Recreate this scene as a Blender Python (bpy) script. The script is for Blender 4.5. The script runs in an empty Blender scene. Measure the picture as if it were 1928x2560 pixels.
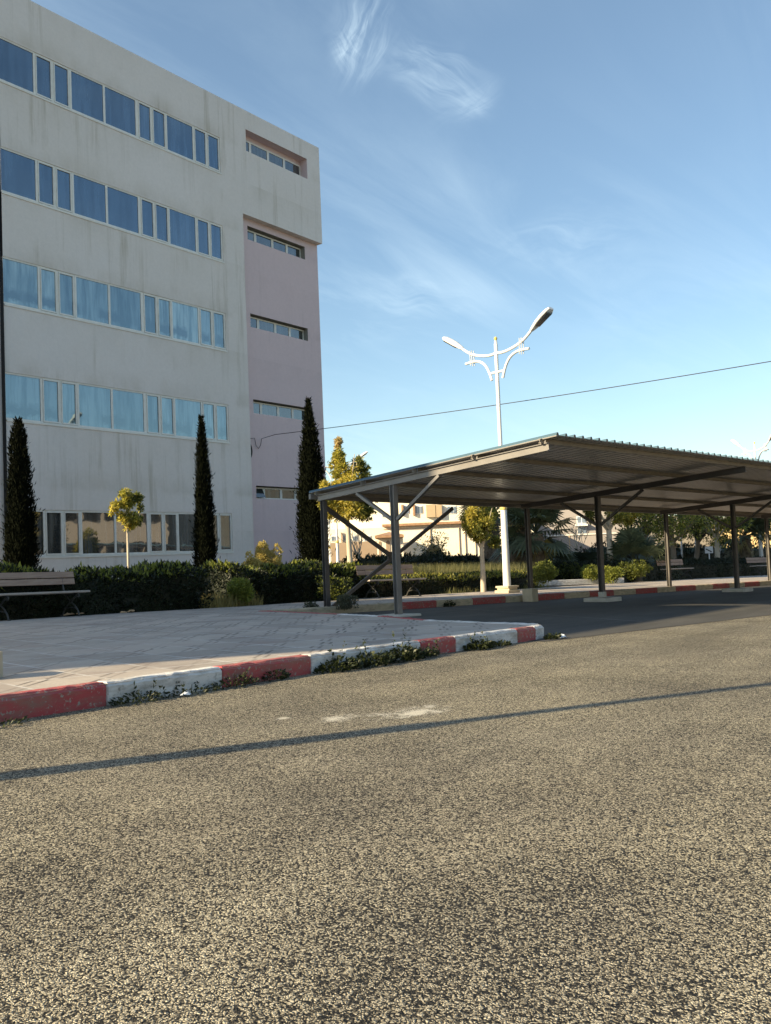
import bpy, math, random
from mathutils import Vector, Matrix
import numpy as np
PI = math.pi
scene = bpy.context.scene
COL = scene.collection

# ------------------------------------------------------------------ camera
cam_d = bpy.data.cameras.new('camera'); cam = bpy.data.objects.new('camera', cam_d); COL.objects.link(cam)
cam_d.sensor_fit = 'VERTICAL'; cam_d.sensor_height = 24.0; cam_d.lens = 24.0 * 2300 / 2560
cam_d.clip_start = 0.05; cam_d.clip_end = 3000
CR = Vector((0.59367746, -0.80368283, -0.04050898)); CD = Vector((0.01506129, 0.06142899, -0.99799781)); CF = Vector((0.80456213, 0.59187869, 0.04857351))
m = Matrix((CR, -CD, -CF)).transposed()
cam.matrix_world = m.to_4x4()
scene.camera = cam

# ------------------------------------------------------------------ sky and sun
SUN_AZ = 115.0     # compass heading the light travels towards (from +Y to +X)
SUN_EL = 24.0
world = bpy.data.worlds.new('World'); scene.world = world; world.use_nodes = True
nt = world.node_tree; nt.nodes.clear()
def N(nt, t, **kw):
    n = nt.nodes.new(t)
    for k, v in kw.items(): setattr(n, k, v)
    return n
out = N(nt, 'ShaderNodeOutputWorld'); bg = N(nt, 'ShaderNodeBackground'); bg.inputs[1].default_value = 0.094
sky = N(nt, 'ShaderNodeTexSky', sky_type='NISHITA', sun_disc=False)
sky.sun_elevation = math.radians(SUN_EL); sky.sun_rotation = math.radians(SUN_AZ - 180.0)
sky.air_density = 1.0; sky.dust_density = 0.7; sky.ozone_density = 1.2
# thin cirrus, laid out over the sky directions
tc = N(nt, 'ShaderNodeTexCoord'); sp = N(nt, 'ShaderNodeSeparateXYZ'); nt.links.new(tc.outputs['Generated'], sp.inputs[0])
def mth(nt, op, a, b=None, c=None):
    n = N(nt, 'ShaderNodeMath', operation=op)
    for i, v in enumerate((a, b, c)):
        if v is None: continue
        if isinstance(v, (int, float)): n.inputs[i].default_value = v
        else: nt.links.new(v, n.inputs[i])
    return n.outputs[0]
zc = mth(nt, 'MAXIMUM', sp.outputs[2], 0.03); zc = mth(nt, 'ADD', zc, 0.12)
cx = mth(nt, 'DIVIDE', sp.outputs[0], zc); cy = mth(nt, 'DIVIDE', sp.outputs[1], zc)
cb = N(nt, 'ShaderNodeCombineXYZ'); nt.links.new(cx, cb.inputs[0]); nt.links.new(cy, cb.inputs[1])
mp = N(nt, 'ShaderNodeMapping'); mp.inputs['Rotation'].default_value = (0, 0, math.radians(38)); mp.inputs['Scale'].default_value = (0.75, 2.6, 1)
nt.links.new(cb.outputs[0], mp.inputs[0])
n1 = N(nt, 'ShaderNodeTexNoise'); n1.inputs['Scale'].default_value = 1.15; n1.inputs['Detail'].default_value = 9; n1.inputs['Roughness'].default_value = 0.62; n1.inputs['Distortion'].default_value = 0.9
nt.links.new(mp.outputs[0], n1.inputs['Vector'])
n2 = N(nt, 'ShaderNodeTexNoise'); n2.inputs['Scale'].default_value = 0.55; n2.inputs['Detail'].default_value = 3
nt.links.new(cb.outputs[0], n2.inputs['Vector'])
r1 = N(nt, 'ShaderNodeValToRGB'); r1.color_ramp.elements[0].position = 0.44; r1.color_ramp.elements[1].position = 0.80
nt.links.new(n1.outputs[0], r1.inputs[0])
r2 = N(nt, 'ShaderNodeValToRGB'); r2.color_ramp.elements[0].position = 0.38; r2.color_ramp.elements[1].position = 0.62
nt.links.new(n2.outputs[0], r2.inputs[0])
cm = mth(nt, 'MULTIPLY', r1.outputs[0], r2.outputs[0]); cm = mth(nt, 'MULTIPLY', cm, 0.42)
# brighter feathery wisps high up
def skydir(px, py):
    d = CR * ((px - 964) / 2300) + CD * ((py - 1280) / 2300) + CF
    return d.normalized()
def wisp(cm, px, py, px2, py2, wid, strength, scale, lo, hi, seed):
    """a streak of cirrus along the arc from one sky direction to another"""
    a_, b_ = skydir(px, py), skydir(px2, py2); ax = (b_ - a_); L = ax.length; ax.normalize(); c_ = (a_ + b_) / 2; ay = c_.cross(ax).normalized()
    sub = N(nt, 'ShaderNodeVectorMath', operation='SUBTRACT'); nt.links.new(tc.outputs['Generated'], sub.inputs[0]); sub.inputs[1].default_value = c_
    wn = N(nt, 'ShaderNodeTexNoise'); wn.inputs['Scale'].default_value = 14; wn.inputs['Detail'].default_value = 2; nt.links.new(tc.outputs['Generated'], wn.inputs['Vector'])
    w2 = N(nt, 'ShaderNodeVectorMath', operation='MULTIPLY_ADD'); nt.links.new(wn.outputs['Color'], w2.inputs[0]); w2.inputs[1].default_value = (.045, .045, .045); nt.links.new(sub.outputs[0], w2.inputs[2])
    w3 = N(nt, 'ShaderNodeVectorMath', operation='SUBTRACT'); nt.links.new(w2.outputs[0], w3.inputs[0]); w3.inputs[1].default_value = (.0225, .0225, .0225)
    dx = N(nt, 'ShaderNodeVectorMath', operation='DOT_PRODUCT'); nt.links.new(w3.outputs[0], dx.inputs[0]); dx.inputs[1].default_value = ax
    dy = N(nt, 'ShaderNodeVectorMath', operation='DOT_PRODUCT'); nt.links.new(w3.outputs[0], dy.inputs[0]); dy.inputs[1].default_value = ay
    X = mth(nt, 'DIVIDE', dx.outputs['Value'], L * .62); Y = mth(nt, 'DIVIDE', dy.outputs['Value'], wid)
    r_ = mth(nt, 'SQRT', mth(nt, 'ADD', mth(nt, 'MULTIPLY', X, X), mth(nt, 'MULTIPLY', Y, Y)))
    m_ = N(nt, 'ShaderNodeMapRange', interpolation_type='SMOOTHERSTEP'); m_.inputs['From Min'].default_value = 1.0; m_.inputs['From Max'].default_value = 0.0; nt.links.new(r_, m_.inputs[0])
    cv = N(nt, 'ShaderNodeCombineXYZ'); nt.links.new(mth(nt, 'MULTIPLY', dx.outputs['Value'], scale), cv.inputs[0]); nt.links.new(mth(nt, 'MULTIPLY', dy.outputs['Value'], scale * 4.5), cv.inputs[1]); cv.inputs[2].default_value = seed
    fn = N(nt, 'ShaderNodeTexNoise'); fn.inputs['Scale'].default_value = 1; fn.inputs['Detail'].default_value = 5; fn.inputs['Roughness'].default_value = .6; fn.inputs['Distortion'].default_value = .5; nt.links.new(cv.outputs[0], fn.inputs['Vector'])
    rr_ = N(nt, 'ShaderNodeMapRange', interpolation_type='SMOOTHSTEP'); rr_.inputs['From Min'].default_value = lo; rr_.inputs['From Max'].default_value = hi; nt.links.new(fn.outputs[0], rr_.inputs[0])
    return mth(nt, 'ADD', cm, mth(nt, 'MULTIPLY', mth(nt, 'MULTIPLY', m_.outputs[0], rr_.outputs[0]), strength))
cm = wisp(cm, 965, -20, 835, 200, .045, .60, 20, .34, .85, 1.3)
cm = wisp(cm, 820, 80, 890, 150, .030, .38, 26, .28, .75, 7.3)
cm = wisp(cm, 940, 110, 1260, 265, .045, .30, 14, .32, .72, 3.1)
cm = wisp(cm, 1270, 205, 1080, 300, .024, .22, 18, .30, .75, 5.7)
cm = wisp(cm, 1180, 640, 1640, 560, .040, .22, 9, .32, .72, 4.2)
cm = wisp(cm, 840, 700, 1240, 800, .045, .26, 9, .32, .72, 6.6)
cm = mth(nt, 'ADD', mth(nt, 'MULTIPLY', mth(nt, 'MINIMUM', cm, 0.9), .92), .05)
mix = N(nt, 'ShaderNodeMixRGB'); nt.links.new(cm, mix.inputs[0]); nt.links.new(sky.outputs[0], mix.inputs[1]); mix.inputs[2].default_value = (5.4, 6.2, 7.0, 1)
tn = N(nt, 'ShaderNodeMixRGB', blend_type='MULTIPLY'); tn.inputs[0].default_value = 1; tn.inputs[2].default_value = (.88, .955, .94, 1); nt.links.new(mix.outputs[0], tn.inputs[1]); nt.links.new(tn.outputs[0], bg.inputs[0]); nt.links.new(bg.outputs[0], out.inputs[0])

sd = bpy.data.lights.new('sun', 'SUN'); sd.energy = 5.0; sd.angle = math.radians(0.55); sd.color = (1.0, 0.82, 0.52)
sun = bpy.data.objects.new('sun', sd); COL.objects.link(sun)
a, e = math.radians(SUN_AZ), math.radians(SUN_EL)
sun.rotation_euler = Vector((math.cos(e) * math.sin(a), math.cos(e) * math.cos(a), -math.sin(e))).to_track_quat('-Z', 'Y').to_euler()
sun.location = (0, 0, 40)

vs = scene.view_settings; vs.view_transform = 'Standard'; vs.look = 'None'; vs.gamma = 1.0; vs.exposure = 1.1; vs.use_curve_mapping = False
scene.render.engine = 'CYCLES'
scene.cycles.max_bounces = 6; scene.cycles.diffuse_bounces = 3; scene.cycles.glossy_bounces = 3; scene.cycles.transmission_bounces = 3; scene.cycles.transparent_max_bounces = 4
scene.cycles.caustics_reflective = False; scene.cycles.caustics_refractive = False

# ------------------------------------------------------------------ frame of the place
# U runs along the car park kerb (away to the right), W runs from that kerb towards the road
B0 = Vector((14.3406, 12.2393)); BZ = -1.1143; SL = 0.02043; TH = 1.76756
U2 = Vector((math.sin(TH), math.cos(TH))); W2 = Vector((math.cos(TH), -math.sin(TH)))
def gz(x, y):
    u = (Vector((x, y)) - B0).dot(U2)
    return BZ - SL * max(-40, min(60, u))
def UW(u, w): return B0 + U2 * u + W2 * w
def P3(u, w, h=0.0):
    p = UW(u, w); return Vector((p.x, p.y, gz(p.x, p.y) + h))
UANG = math.atan2(U2.y, U2.x)

# ------------------------------------------------------------------ materials
def mat(name, col=(.5, .5, .5), rough=.7, metal=0.0, spec=.5):
    m = bpy.data.materials.new(name); m.use_nodes = True
    b = m.node_tree.nodes['Principled BSDF']
    b.inputs['Base Color'].default_value = (*col, 1); b.inputs['Roughness'].default_value = rough
    b.inputs['Metallic'].default_value = metal; b.inputs['Specular IOR Level'].default_value = spec
    return m
def ramp(nt, fac, stops, interp='LINEAR'):
    r = N(nt, 'ShaderNodeValToRGB'); r.color_ramp.interpolation = interp
    el = r.color_ramp.elements
    while len(el) < len(stops): el.new(0.5)
    for e_, (p, c) in zip(el, stops):
        e_.position = p; e_.color = (*c, 1) if len(c) == 3 else c
    nt.links.new(fac, r.inputs[0]); return r.outputs[0]
def noise(nt, scale, detail=4, rough=.55, vec=None, stretch=None, dist=0, coord='Object'):
    n = N(nt, 'ShaderNodeTexNoise'); n.inputs['Scale'].default_value = scale; n.inputs['Detail'].default_value = detail; n.inputs['Roughness'].default_value = rough; n.inputs['Distortion'].default_value = dist
    if vec is None:
        t = N(nt, 'ShaderNodeTexCoord'); vec = t.outputs[coord]
    if stretch:
        mp = N(nt, 'ShaderNodeMapping'); mp.inputs['Scale'].default_value = stretch; nt.links.new(vec, mp.inputs[0]); vec = mp.outputs[0]
    nt.links.new(vec, n.inputs['Vector']); return n.outputs[0]
def mixc(nt, fac, a, b, mode='MIX'):
    x = N(nt, 'ShaderNodeMixRGB', blend_type=mode)
    for i, v in enumerate((fac, a, b)):
        if isinstance(v, (int, float)): x.inputs[i].default_value = v
        elif isinstance(v, tuple): x.inputs[i].default_value = (*v, 1) if len(v) == 3 else v
        else: nt.links.new(v, x.inputs[i])
    return x.outputs[0]
def bump(m, h, strength=.3, dist=.02):
    nt = m.node_tree; b = N(nt, 'ShaderNodeBump'); b.inputs['Strength'].default_value = strength; b.inputs['Distance'].default_value = dist
    nt.links.new(h, b.inputs['Height']); nt.links.new(b.outputs[0], nt.nodes['Principled BSDF'].inputs['Normal'])
def setc(m, c): m.node_tree.links.new(c, m.node_tree.nodes['Principled BSDF'].inputs['Base Color'])
def mottled(name, c1, c2, scale=3, rough=.8, bs=0, bscale=60, stretch=None, detail=5, metal=0):
    m = mat(name, c1, rough, metal); nt = m.node_tree
    setc(m, ramp(nt, noise(nt, scale, detail, stretch=stretch), [(.3, c1), (.7, c2)]))
    if bs: bump(m, noise(nt, bscale, 4), bs, .01)
    return m

def facade_mat(name, base, warm, stain, streaks=.55):
    m = mat(name, base, .92); nt = m.node_tree
    big = noise(nt, .22, 5, .6)
    c = mixc(nt, ramp(nt, big, [(.35, (0, 0, 0)), (.7, (.7, .7, .7))]), base, warm)
    st = noise(nt, 1.0, 6, .7, stretch=(3.2, 3.2, .16), dist=.1)
    patch = noise(nt, .45, 3, .5)
    f = mth(nt, 'MULTIPLY', ramp(nt, st, [(.52, (0, 0, 0)), (.74, (1, 1, 1))]), ramp(nt, patch, [(.42, (0, 0, 0)), (.62, (1, 1, 1))]))
    f = mth(nt, 'MULTIPLY', f, streaks)
    c = mixc(nt, f, c, stain)
    fine = noise(nt, 9, 4, .7)
    c = mixc(nt, .10, c, ramp(nt, fine, [(.3, (.25, .25, .24)), (.7, (.9, .9, .9))]), 'MULTIPLY')
    # dirt that has run from the sills: bands of its own just under and over each window row
    sx = N(nt, 'ShaderNodeSeparateXYZ'); t = N(nt, 'ShaderNodeTexCoord'); nt.links.new(t.outputs['Object'], sx.inputs[0])
    per = mth(nt, 'FRACT', mth(nt, 'DIVIDE', mth(nt, 'ADD', sx.outputs[2], 2.07), 3.18))   # 0 at sill level
    over = ramp(nt, per, [(.36, (0, 0, 0)), (.41, (1, 1, 1)), (.58, (0, 0, 0))])
    under = ramp(nt, per, [(.70, (0, 0, 0)), (.99, (1, 1, 1))])
    db = mth(nt, 'MULTIPLY', mth(nt, 'ADD', mth(nt, 'MULTIPLY', over, .9), mth(nt, 'MULTIPLY', under, .5)), ramp(nt, noise(nt, .9, 5, .65, stretch=(1, 1, .6)), [(.40, (0, 0, 0)), (.75, (.55, .55, .55))]))
    c = mixc(nt, db, c, stain)
    setc(m, c)
    bump(m, noise(nt, 22, 6, .7), .18, .02)
    return m
M = {}
M['wall'] = facade_mat('grey_render', (.78, .725, .685), (.72, .66, .60), (.40, .35, .26), .8)
M['pink'] = facade_mat('pink_render', (.70, .56, .56), (.66, .52, .525), (.42, .32, .32), .3)
M['frame'] = mottled('window_frame_paint', (.70, .68, .62), (.80, .78, .72), 5, .5)
M['reveal'] = mottled('reveal_grey', (.20, .19, .17), (.28, .27, .24), 2, .9)
def glass(name, film, dark, refl, cover, bottom=0.0):
    m = mat(name, film, .04); nt = m.node_tree; b = nt.nodes['Principled BSDF']
    oi = N(nt, 'ShaderNodeObjectInfo')
    t = N(nt, 'ShaderNodeTexCoord'); ad = N(nt, 'ShaderNodeVectorMath', operation='ADD'); nt.links.new(t.outputs['Object'], ad.inputs[0]); nt.links.new(oi.outputs['Random'], ad.inputs[1])
    n = noise(nt, 1.7, 5, .6, vec=t.outputs['Object'], stretch=(3.2, 1, .30))
    c = ramp(nt, n, [(.5 - cover * .8, dark), (.5 + .10, film)])
    c = mixc(nt, 1.0, c, ramp(nt, oi.outputs['Random'], [(0, (.60, .62, .64)), (.55, (1, 1, 1)), (1, (1.55, 1.45, 1.35))]), 'MULTIPLY')
    if bottom:
        sx = N(nt, 'ShaderNodeSeparateXYZ'); nt.links.new(t.outputs['Object'], sx.inputs[0])
        hh_ = mth(nt, 'FRACT', mth(nt, 'DIVIDE', mth(nt, 'SUBTRACT', sx.outputs[2], 4.26), 3.23))   # height over the sill
        hh_ = mth(nt, 'ADD', hh_, mth(nt, 'MULTIPLY', mth(nt, 'SUBTRACT', noise(nt, 5, 3), .5), .10))
        bl = ramp(nt, hh_, [(.02, (0, 0, 0)), (.05, (1, 1, 1)), (.09, (1, 1, 1)), (.15, (0, 0, 0))])
        side = 1.0
        n3 = ramp(nt, noise(nt, 1.5, 2, .5, stretch=(1, 1, .01)), [(.40, (0, 0, 0)), (.50, (1, 1, 1))])
        f = mth(nt, 'MULTIPLY', mth(nt, 'MULTIPLY', bl, side), mth(nt, 'MULTIPLY', n3, bottom))
        c = mixc(nt, f, c, (.05, .075, .09))
    setc(m, c)
    g = N(nt, 'ShaderNodeBsdfGlossy'); g.inputs['Roughness'].default_value = .015; g.inputs['Color'].default_value = (*refl[1], 1)
    bp = N(nt, 'ShaderNodeBump'); bp.inputs['Strength'].default_value = .05; bp.inputs['Distance'].default_value = .05
    nt.links.new(noise(nt, 1.3, 2), bp.inputs['Height']); nt.links.new(bp.outputs[0], g.inputs['Normal'])
    ms = N(nt, 'ShaderNodeMixShader'); ms.inputs[0].default_value = refl[0]
    nt.links.new(b.outputs[0], ms.inputs[1]); nt.links.new(g.outputs[0], ms.inputs[2]); nt.links.new(ms.outputs[0], nt.nodes['Material Output'].inputs[0])
    return m
M['glass_top'] = glass('blue_film_glass', (.05, .085, .13), (.016, .026, .040), (.20, (.46, .62, .78)), .12)
M['glass_mid'] = glass('hazy_blue_glass', (.25, .34, .36), (.08, .125, .14), (.18, (.55, .75, .85)), .15, .9)
M['glass_low'] = glass('dark_ground_glass', (.10, .105, .105), (.03, .034, .036), (.20, (.8, .82, .8)), .1)
M['glass_pink'] = glass('small_grey_glass', (.07, .085, .085), (.03, .035, .035), (.14, (.7, .75, .8)), .1)

def asphalt_rough():
    m = mat('coarse_asphalt', (.2, .18, .14), .85, spec=.25); nt = m.node_tree
    t = N(nt, 'ShaderNodeTexCoord')
    v = N(nt, 'ShaderNodeTexVoronoi'); v.inputs['Scale'].default_value = 165; v.feature = 'F1'; v.inputs['Randomness'].default_value = 1.0
    wn = N(nt, 'ShaderNodeTexNoise'); wn.inputs['Scale'].default_value = 60; wn.inputs['Detail'].default_value = 2; nt.links.new(t.outputs['Object'], wn.inputs['Vector'])
    vm = N(nt, 'ShaderNodeVectorMath', operation='MULTIPLY_ADD'); nt.links.new(wn.outputs['Color'], vm.inputs[0]); vm.inputs[1].default_value = (.02, .02, .02); nt.links.new(t.outputs['Object'], vm.inputs[2])
    nt.links.new(vm.outputs[0], v.inputs['Vector'])
    sepc = N(nt, 'ShaderNodeSeparateXYZ'); nt.links.new(v.outputs['Color'], sepc.inputs[0])
    # chips worn bare (pale) versus chips still under bitumen (dark)
    patch = noise(nt, 1.3, 5, .6)
    bare = mth(nt, 'ADD', sepc.outputs[0], mth(nt, 'MULTIPLY', mth(nt, 'SUBTRACT', patch, .5), .7))
    bare = mth(nt, 'ADD', bare, mth(nt, 'MULTIPLY', mth(nt, 'SUBTRACT', noise(nt, 46, 3, .6), .5), 1.15))
    chip = ramp(nt, bare, [(.20, (.035, .033, .030)), (.34, (.25, .218, .165)), (.56, (.50, .445, .33)), (.95, (.72, .65, .50))])
    gap = ramp(nt, v.outputs['Distance'], [(.42, (1, 1, 1)), (.72, (0, 0, 0))])
    c = mixc(nt, gap, (.022, .021, .020), chip)
    tint = mixc(nt, 1.0, ramp(nt, noise(nt, .35, 4, .55), [(.3, (.80, .80, .82)), (.7, (1, .98, .93))]), ramp(nt, noise(nt, 1.0, 5, .6, stretch=(.25, 2.2, 1)), [(.35, (.80, .79, .78)), (.6, (1.04, 1.03, 1.0))]), 'MULTIPLY')
    c = mixc(nt, 1.0, c, tint, 'MULTIPLY')
    ve = N(nt, 'ShaderNodeTexVoronoi'); ve.feature = 'DISTANCE_TO_EDGE'; ve.inputs['Scale'].default_value = .38
    vd = N(nt, 'ShaderNodeVectorMath', operation='MULTIPLY_ADD'); wn2 = N(nt, 'ShaderNodeTexNoise'); wn2.inputs['Scale'].default_value = 1.6; wn2.inputs['Detail'].default_value = 7; wn2.inputs['Roughness'].default_value = .7; nt.links.new(t.outputs['Object'], wn2.inputs['Vector'])
    nt.links.new(wn2.outputs['Color'], vd.inputs[0]); vd.inputs[1].default_value = (1.1, 1.1, .2); nt.links.new(t.outputs['Object'], vd.inputs[2]); nt.links.new(vd.outputs[0], ve.inputs['Vector'])
    crack = mth(nt, 'MULTIPLY', ramp(nt, ve.outputs['Distance'], [(0, (1, 1, 1)), (.0035, (0, 0, 0))]), ramp(nt, noise(nt, .5, 3), [(.52, (0, 0, 0)), (.60, (.75, .75, .75))]))
    c = mixc(nt, crack, c, (.03, .028, .026))
    oil = ramp(nt, noise(nt, .75, 3, .5, dist=.6), [(.68, (0, 0, 0)), (.80, (.30, .30, .30))]); c = mixc(nt, oil, c, (.07, .065, .06))
    # cement that was spilled and worn into the surface
    for (sx0, sy0, rx, ry) in ((4.66, 3.28, .48, .26), (4.30, 3.55, .22, .14), (4.10, 3.84, .09, .06)):
        mp2 = N(nt, 'ShaderNodeMapping'); mp2.inputs['Location'].default_value = (-sx0 / rx, -sy0 / ry, 0); mp2.inputs['Scale'].default_value = (1 / rx, 1 / ry, 0); nt.links.new(t.outputs['Object'], mp2.inputs[0])
        ln = N(nt, 'ShaderNodeVectorMath', operation='LENGTH'); nt.links.new(mp2.outputs[0], ln.inputs[0])
        q = mth(nt, 'ADD', ln.outputs['Value'], mth(nt, 'MULTIPLY', mth(nt, 'SUBTRACT', noise(nt, 7, 6, .7), .5), 2.6))
        q = mth(nt, 'ADD', q, mth(nt, 'MULTIPLY', v.outputs['Distance'], .9))
        k_ = ramp(nt, q, [(.75, (.80, .80, .80)), (1.65, (0, 0, 0))]); c = mixc(nt, k_, c, (.72, .67, .57))
    setc(m, c)
    h1 = mth(nt, 'SUBTRACT', 1.0, mth(nt, 'MULTIPLY', v.outputs['Distance'], 1.0))
    h = mth(nt, 'ADD', mth(nt, 'MULTIPLY', h1, mth(nt, 'ADD', .45, mth(nt, 'MULTIPLY', sepc.outputs[1], .7))), mth(nt, 'MULTIPLY', noise(nt, 14, 3), .6))
    bump(m, h, 1.0, .006)
    return m
M['road'] = asphalt_rough()
def asphalt_smooth():
    m = mat('smooth_dark_asphalt', (.06, .06, .062), .8, spec=.3); nt = m.node_tree
    c = ramp(nt, noise(nt, .9, 6, .6, stretch=(.5, 1.6, 1)), [(.3, (.060, .058, .056)), (.7, (.105, .10, .093))])
    c = mixc(nt, .5, c, ramp(nt, noise(nt, 160, 2), [(.35, (.35, .35, .35)), (.7, (1.5, 1.45, 1.35))]), 'MULTIPLY')
    setc(m, c); bump(m, noise(nt, 150, 3), .5, .004)
    return m
M['court'] = asphalt_smooth()
def tiles():
    m = mat('cement_tiles', (.4, .38, .36), .75); nt = m.node_tree
    t = N(nt, 'ShaderNodeTexCoord'); mp = N(nt, 'ShaderNodeMapping'); mp.inputs['Rotation'].default_value = (0, 0, math.radians(11)); nt.links.new(t.outputs['Object'], mp.inputs[0])
    sx = N(nt, 'ShaderNodeSeparateXYZ'); nt.links.new(mp.outputs[0], sx.inputs[0])
    T = .60
    X = mth(nt, 'DIVIDE', sx.outputs[0], T); Y = mth(nt, 'DIVIDE', sx.outputs[1], T)
    fx = mth(nt, 'FRACT', X); fy = mth(nt, 'FRACT', Y)
    ex = mth(nt, 'ABSOLUTE', mth(nt, 'SUBTRACT', fx, .5)); ey = mth(nt, 'ABSOLUTE', mth(nt, 'SUBTRACT', fy, .5))
    joint = mth(nt, 'GREATER_THAN', mth(nt, 'MAXIMUM', ex, ey), .480)
    dm = mth(nt, 'ADD', ex, ey)                     # diamond distance inside the tile
    def line(d, p, wd): return mth(nt, 'LESS_THAN', mth(nt, 'ABSOLUTE', mth(nt, 'SUBTRACT', d, p)), wd)
    # engraved double chevrons in two opposite corners of each tile
    sel = mth(nt, 'LESS_THAN', mth(nt, 'MULTIPLY', mth(nt, 'SUBTRACT', fx, .5), mth(nt, 'SUBTRACT', fy, .5)), .004)
    eng = mth(nt, 'MINIMUM', mth(nt, 'ADD', line(dm, .46, .036), line(dm, .66, .036)), 1.0)
    eng = mth(nt, 'MULTIPLY', mth(nt, 'MULTIPLY', eng, sel), ramp(nt, noise(nt, .8, 5, .7), [(.40, (.12, .12, .12)), (.60, (1, 1, 1))]))
    cell = N(nt, 'ShaderNodeTexWhiteNoise'); fl = N(nt, 'ShaderNodeVectorMath', operation='FLOOR'); sc_ = N(nt, 'ShaderNodeVectorMath', operation='SCALE'); sc_.inputs['Scale'].default_value = 1 / T
    nt.links.new(mp.outputs[0], sc_.inputs[0]); nt.links.new(sc_.outputs[0], fl.inputs[0]); nt.links.new(fl.outputs[0], cell.inputs['Vector'])
    base = ramp(nt, noise(nt, 1.1, 6, .6), [(.3, (.34, .28, .24)), (.5, (.45, .395, .34)), (.75, (.40, .31, .265))])
    base = mixc(nt, .5, base, ramp(nt, cell.outputs['Value'], [(0, (.55, .53, .54)), (1, (1.2, 1.18, 1.15))]), 'MULTIPLY')
    base = mixc(nt, .30, base, ramp(nt, noise(nt, 30, 5, .7), [(.3, (.6, .6, .6)), (.7, (1.15, 1.15, 1.15))]), 'MULTIPLY')
    c = mixc(nt, mth(nt, 'MULTIPLY', joint, ramp(nt, noise(nt, 2.3, 3), [(.35, (.2, .2, .2)), (.6, (1, 1, 1))])), base, (.56, .53, .50))
    c = mixc(nt, mth(nt, 'MULTIPLY', eng, mth(nt, 'ADD', .35, mth(nt, 'MULTIPLY', cell.outputs['Value'], .6))), c, (.10, .085, .075))
    setc(m, c)
    bump(m, mth(nt, 'SUBTRACT', noise(nt, 40, 4), mth(nt, 'MULTIPLY', eng, 1.2)), .35, .008)
    return m
M['tiles'] = tiles()
M['soil'] = mottled('bare_soil', (.10, .075, .05), (.19, .15, .10), 2.5, .95, .6, 30)
def worn_paint(name, c1, c2, under=(.33, .31, .27), th=.62):
    m = mat(name, c1, .75); nt = m.node_tree
    c = ramp(nt, noise(nt, 3, 5), [(.3, c1), (.7, c2)])
    chips = ramp(nt, noise(nt, 26, 6, .7), [(th, (0, 0, 0)), (th + .05, (1, 1, 1))])
    c = mixc(nt, chips, c, under)
    dirt = ramp(nt, noise(nt, 5, 5, .65, stretch=(1, 1, 3)), [(.42, (0, 0, 0)), (.72, (.7, .7, .7))])
    c = mixc(nt, dirt, c, (.20, .17, .13))
    setc(m, c); bump(m, noise(nt, 45, 5, .7), .45, .01)
    return m
M['kerb_red'] = worn_paint('red_kerb_paint', (.44, .075, .075), (.36, .055, .06), th=.57)
M['kerb_white'] = worn_paint('white_kerb_paint', (.74, .72, .70), (.66, .64, .61), th=.60)
M['kerb_cream'] = worn_paint('cream_kerb_paint', (.60, .50, .35), (.52, .44, .31), th=.66)
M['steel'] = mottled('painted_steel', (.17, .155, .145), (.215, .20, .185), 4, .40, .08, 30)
M['steel_dark'] = mottled('rusty_backlit_steel', (.068, .061, .057), (.10, .09, .084), 4, .5, .08, 30)  # dark rusty bracing; also carries the backlit tone of the later frames
M['purlin'] = mottled('tan_bounce_purlin', (.25, .215, .175), (.33, .285, .23), 4, .5)  # lighter and tanner than the steel, standing in for bounced light
M['sheet_blue'] = mat('blue_roof_sheet', (.05, .105, .15), .5, .2)
M['sheet_under'] = mottled('grey_sheet_underside', (.42, .40, .375), (.50, .48, .45), 2, .33)
M['concrete'] = mottled('rough_concrete', (.42, .39, .33), (.60, .57, .50), 4, .9, .6, 25)
M['stone'] = mottled('pale_stone', (.42, .36, .26), (.54, .47, .34), 6, .9, .8, 14)
M['white_metal'] = mottled('white_lamp_paint', (.72, .71, .70), (.80, .79, .78), 3, .4)
M['lamp_glass'] = mat('dark_lamp_lens', (.03, .03, .032), .12)
M['yellow'] = mottled('yellowed_cap', (.62, .45, .10), (.70, .52, .16), 8, .5)
M['wood'] = mottled('weathered_wood', (.28, .18, .13), (.42, .295, .22), 3, .75, .35, 40, stretch=(1.2, 14, 14))
M['wood_pale'] = mottled('pale_seat_wood', (.33, .28, .24), (.45, .39, .34), 3, .7, .3, 40, stretch=(1.2, 14, 14))
M['iron'] = mottled('cast_iron', (.035, .034, .031), (.065, .062, .056), 8, .5, .3, 60)
M['cable'] = mat('black_cable', (.02, .02, .02), .6)
M['dark'] = mat('joint_shadow_filler', (.015, .015, .015), .95)
M['bark'] = mottled('tree_bark', (.16, .12, .085), (.28, .22, .16), 6, .95, .8, 30, stretch=(1, 1, .3))
M['limed'] = mottled('limewashed_bark', (.42, .35, .26), (.58, .50, .39), 5, .9, .7, 25, stretch=(1, 1, .35))
M['palm_bark'] = mottled('palm_bark', (.10, .075, .05), (.22, .17, .12), 7, .95, .9, 14)
M['litter'] = mottled('white_plastic', (.75, .77, .80), (.6, .62, .66), 12, .4)
M['dead_leaf'] = mottled('dead_leaf', (.34, .20, .10), (.48, .32, .18), 20, .8)
M['cream_wall'] = facade_mat('cream_render', (.90, .82, .68), (.86, .78, .62), (.70, .58, .42), .2)
M['ochre_wall'] = mottled('ochre_render', (.62, .45, .22), (.70, .52, .27), .3, .9)
M['brown_wall'] = mottled('brown_render', (.33, .24, .165), (.40, .30, .21), .5, .9)
M['grey_wall'] = mottled('pale_rose_render', (.52, .44, .38), (.60, .52, .46), .3, .9)
M['shade_wall'] = mottled('shaded_rose_render', (.30, .27, .255), (.36, .325, .31), .3, .9)  # rose render darkened in colour for the shade on that building
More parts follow.
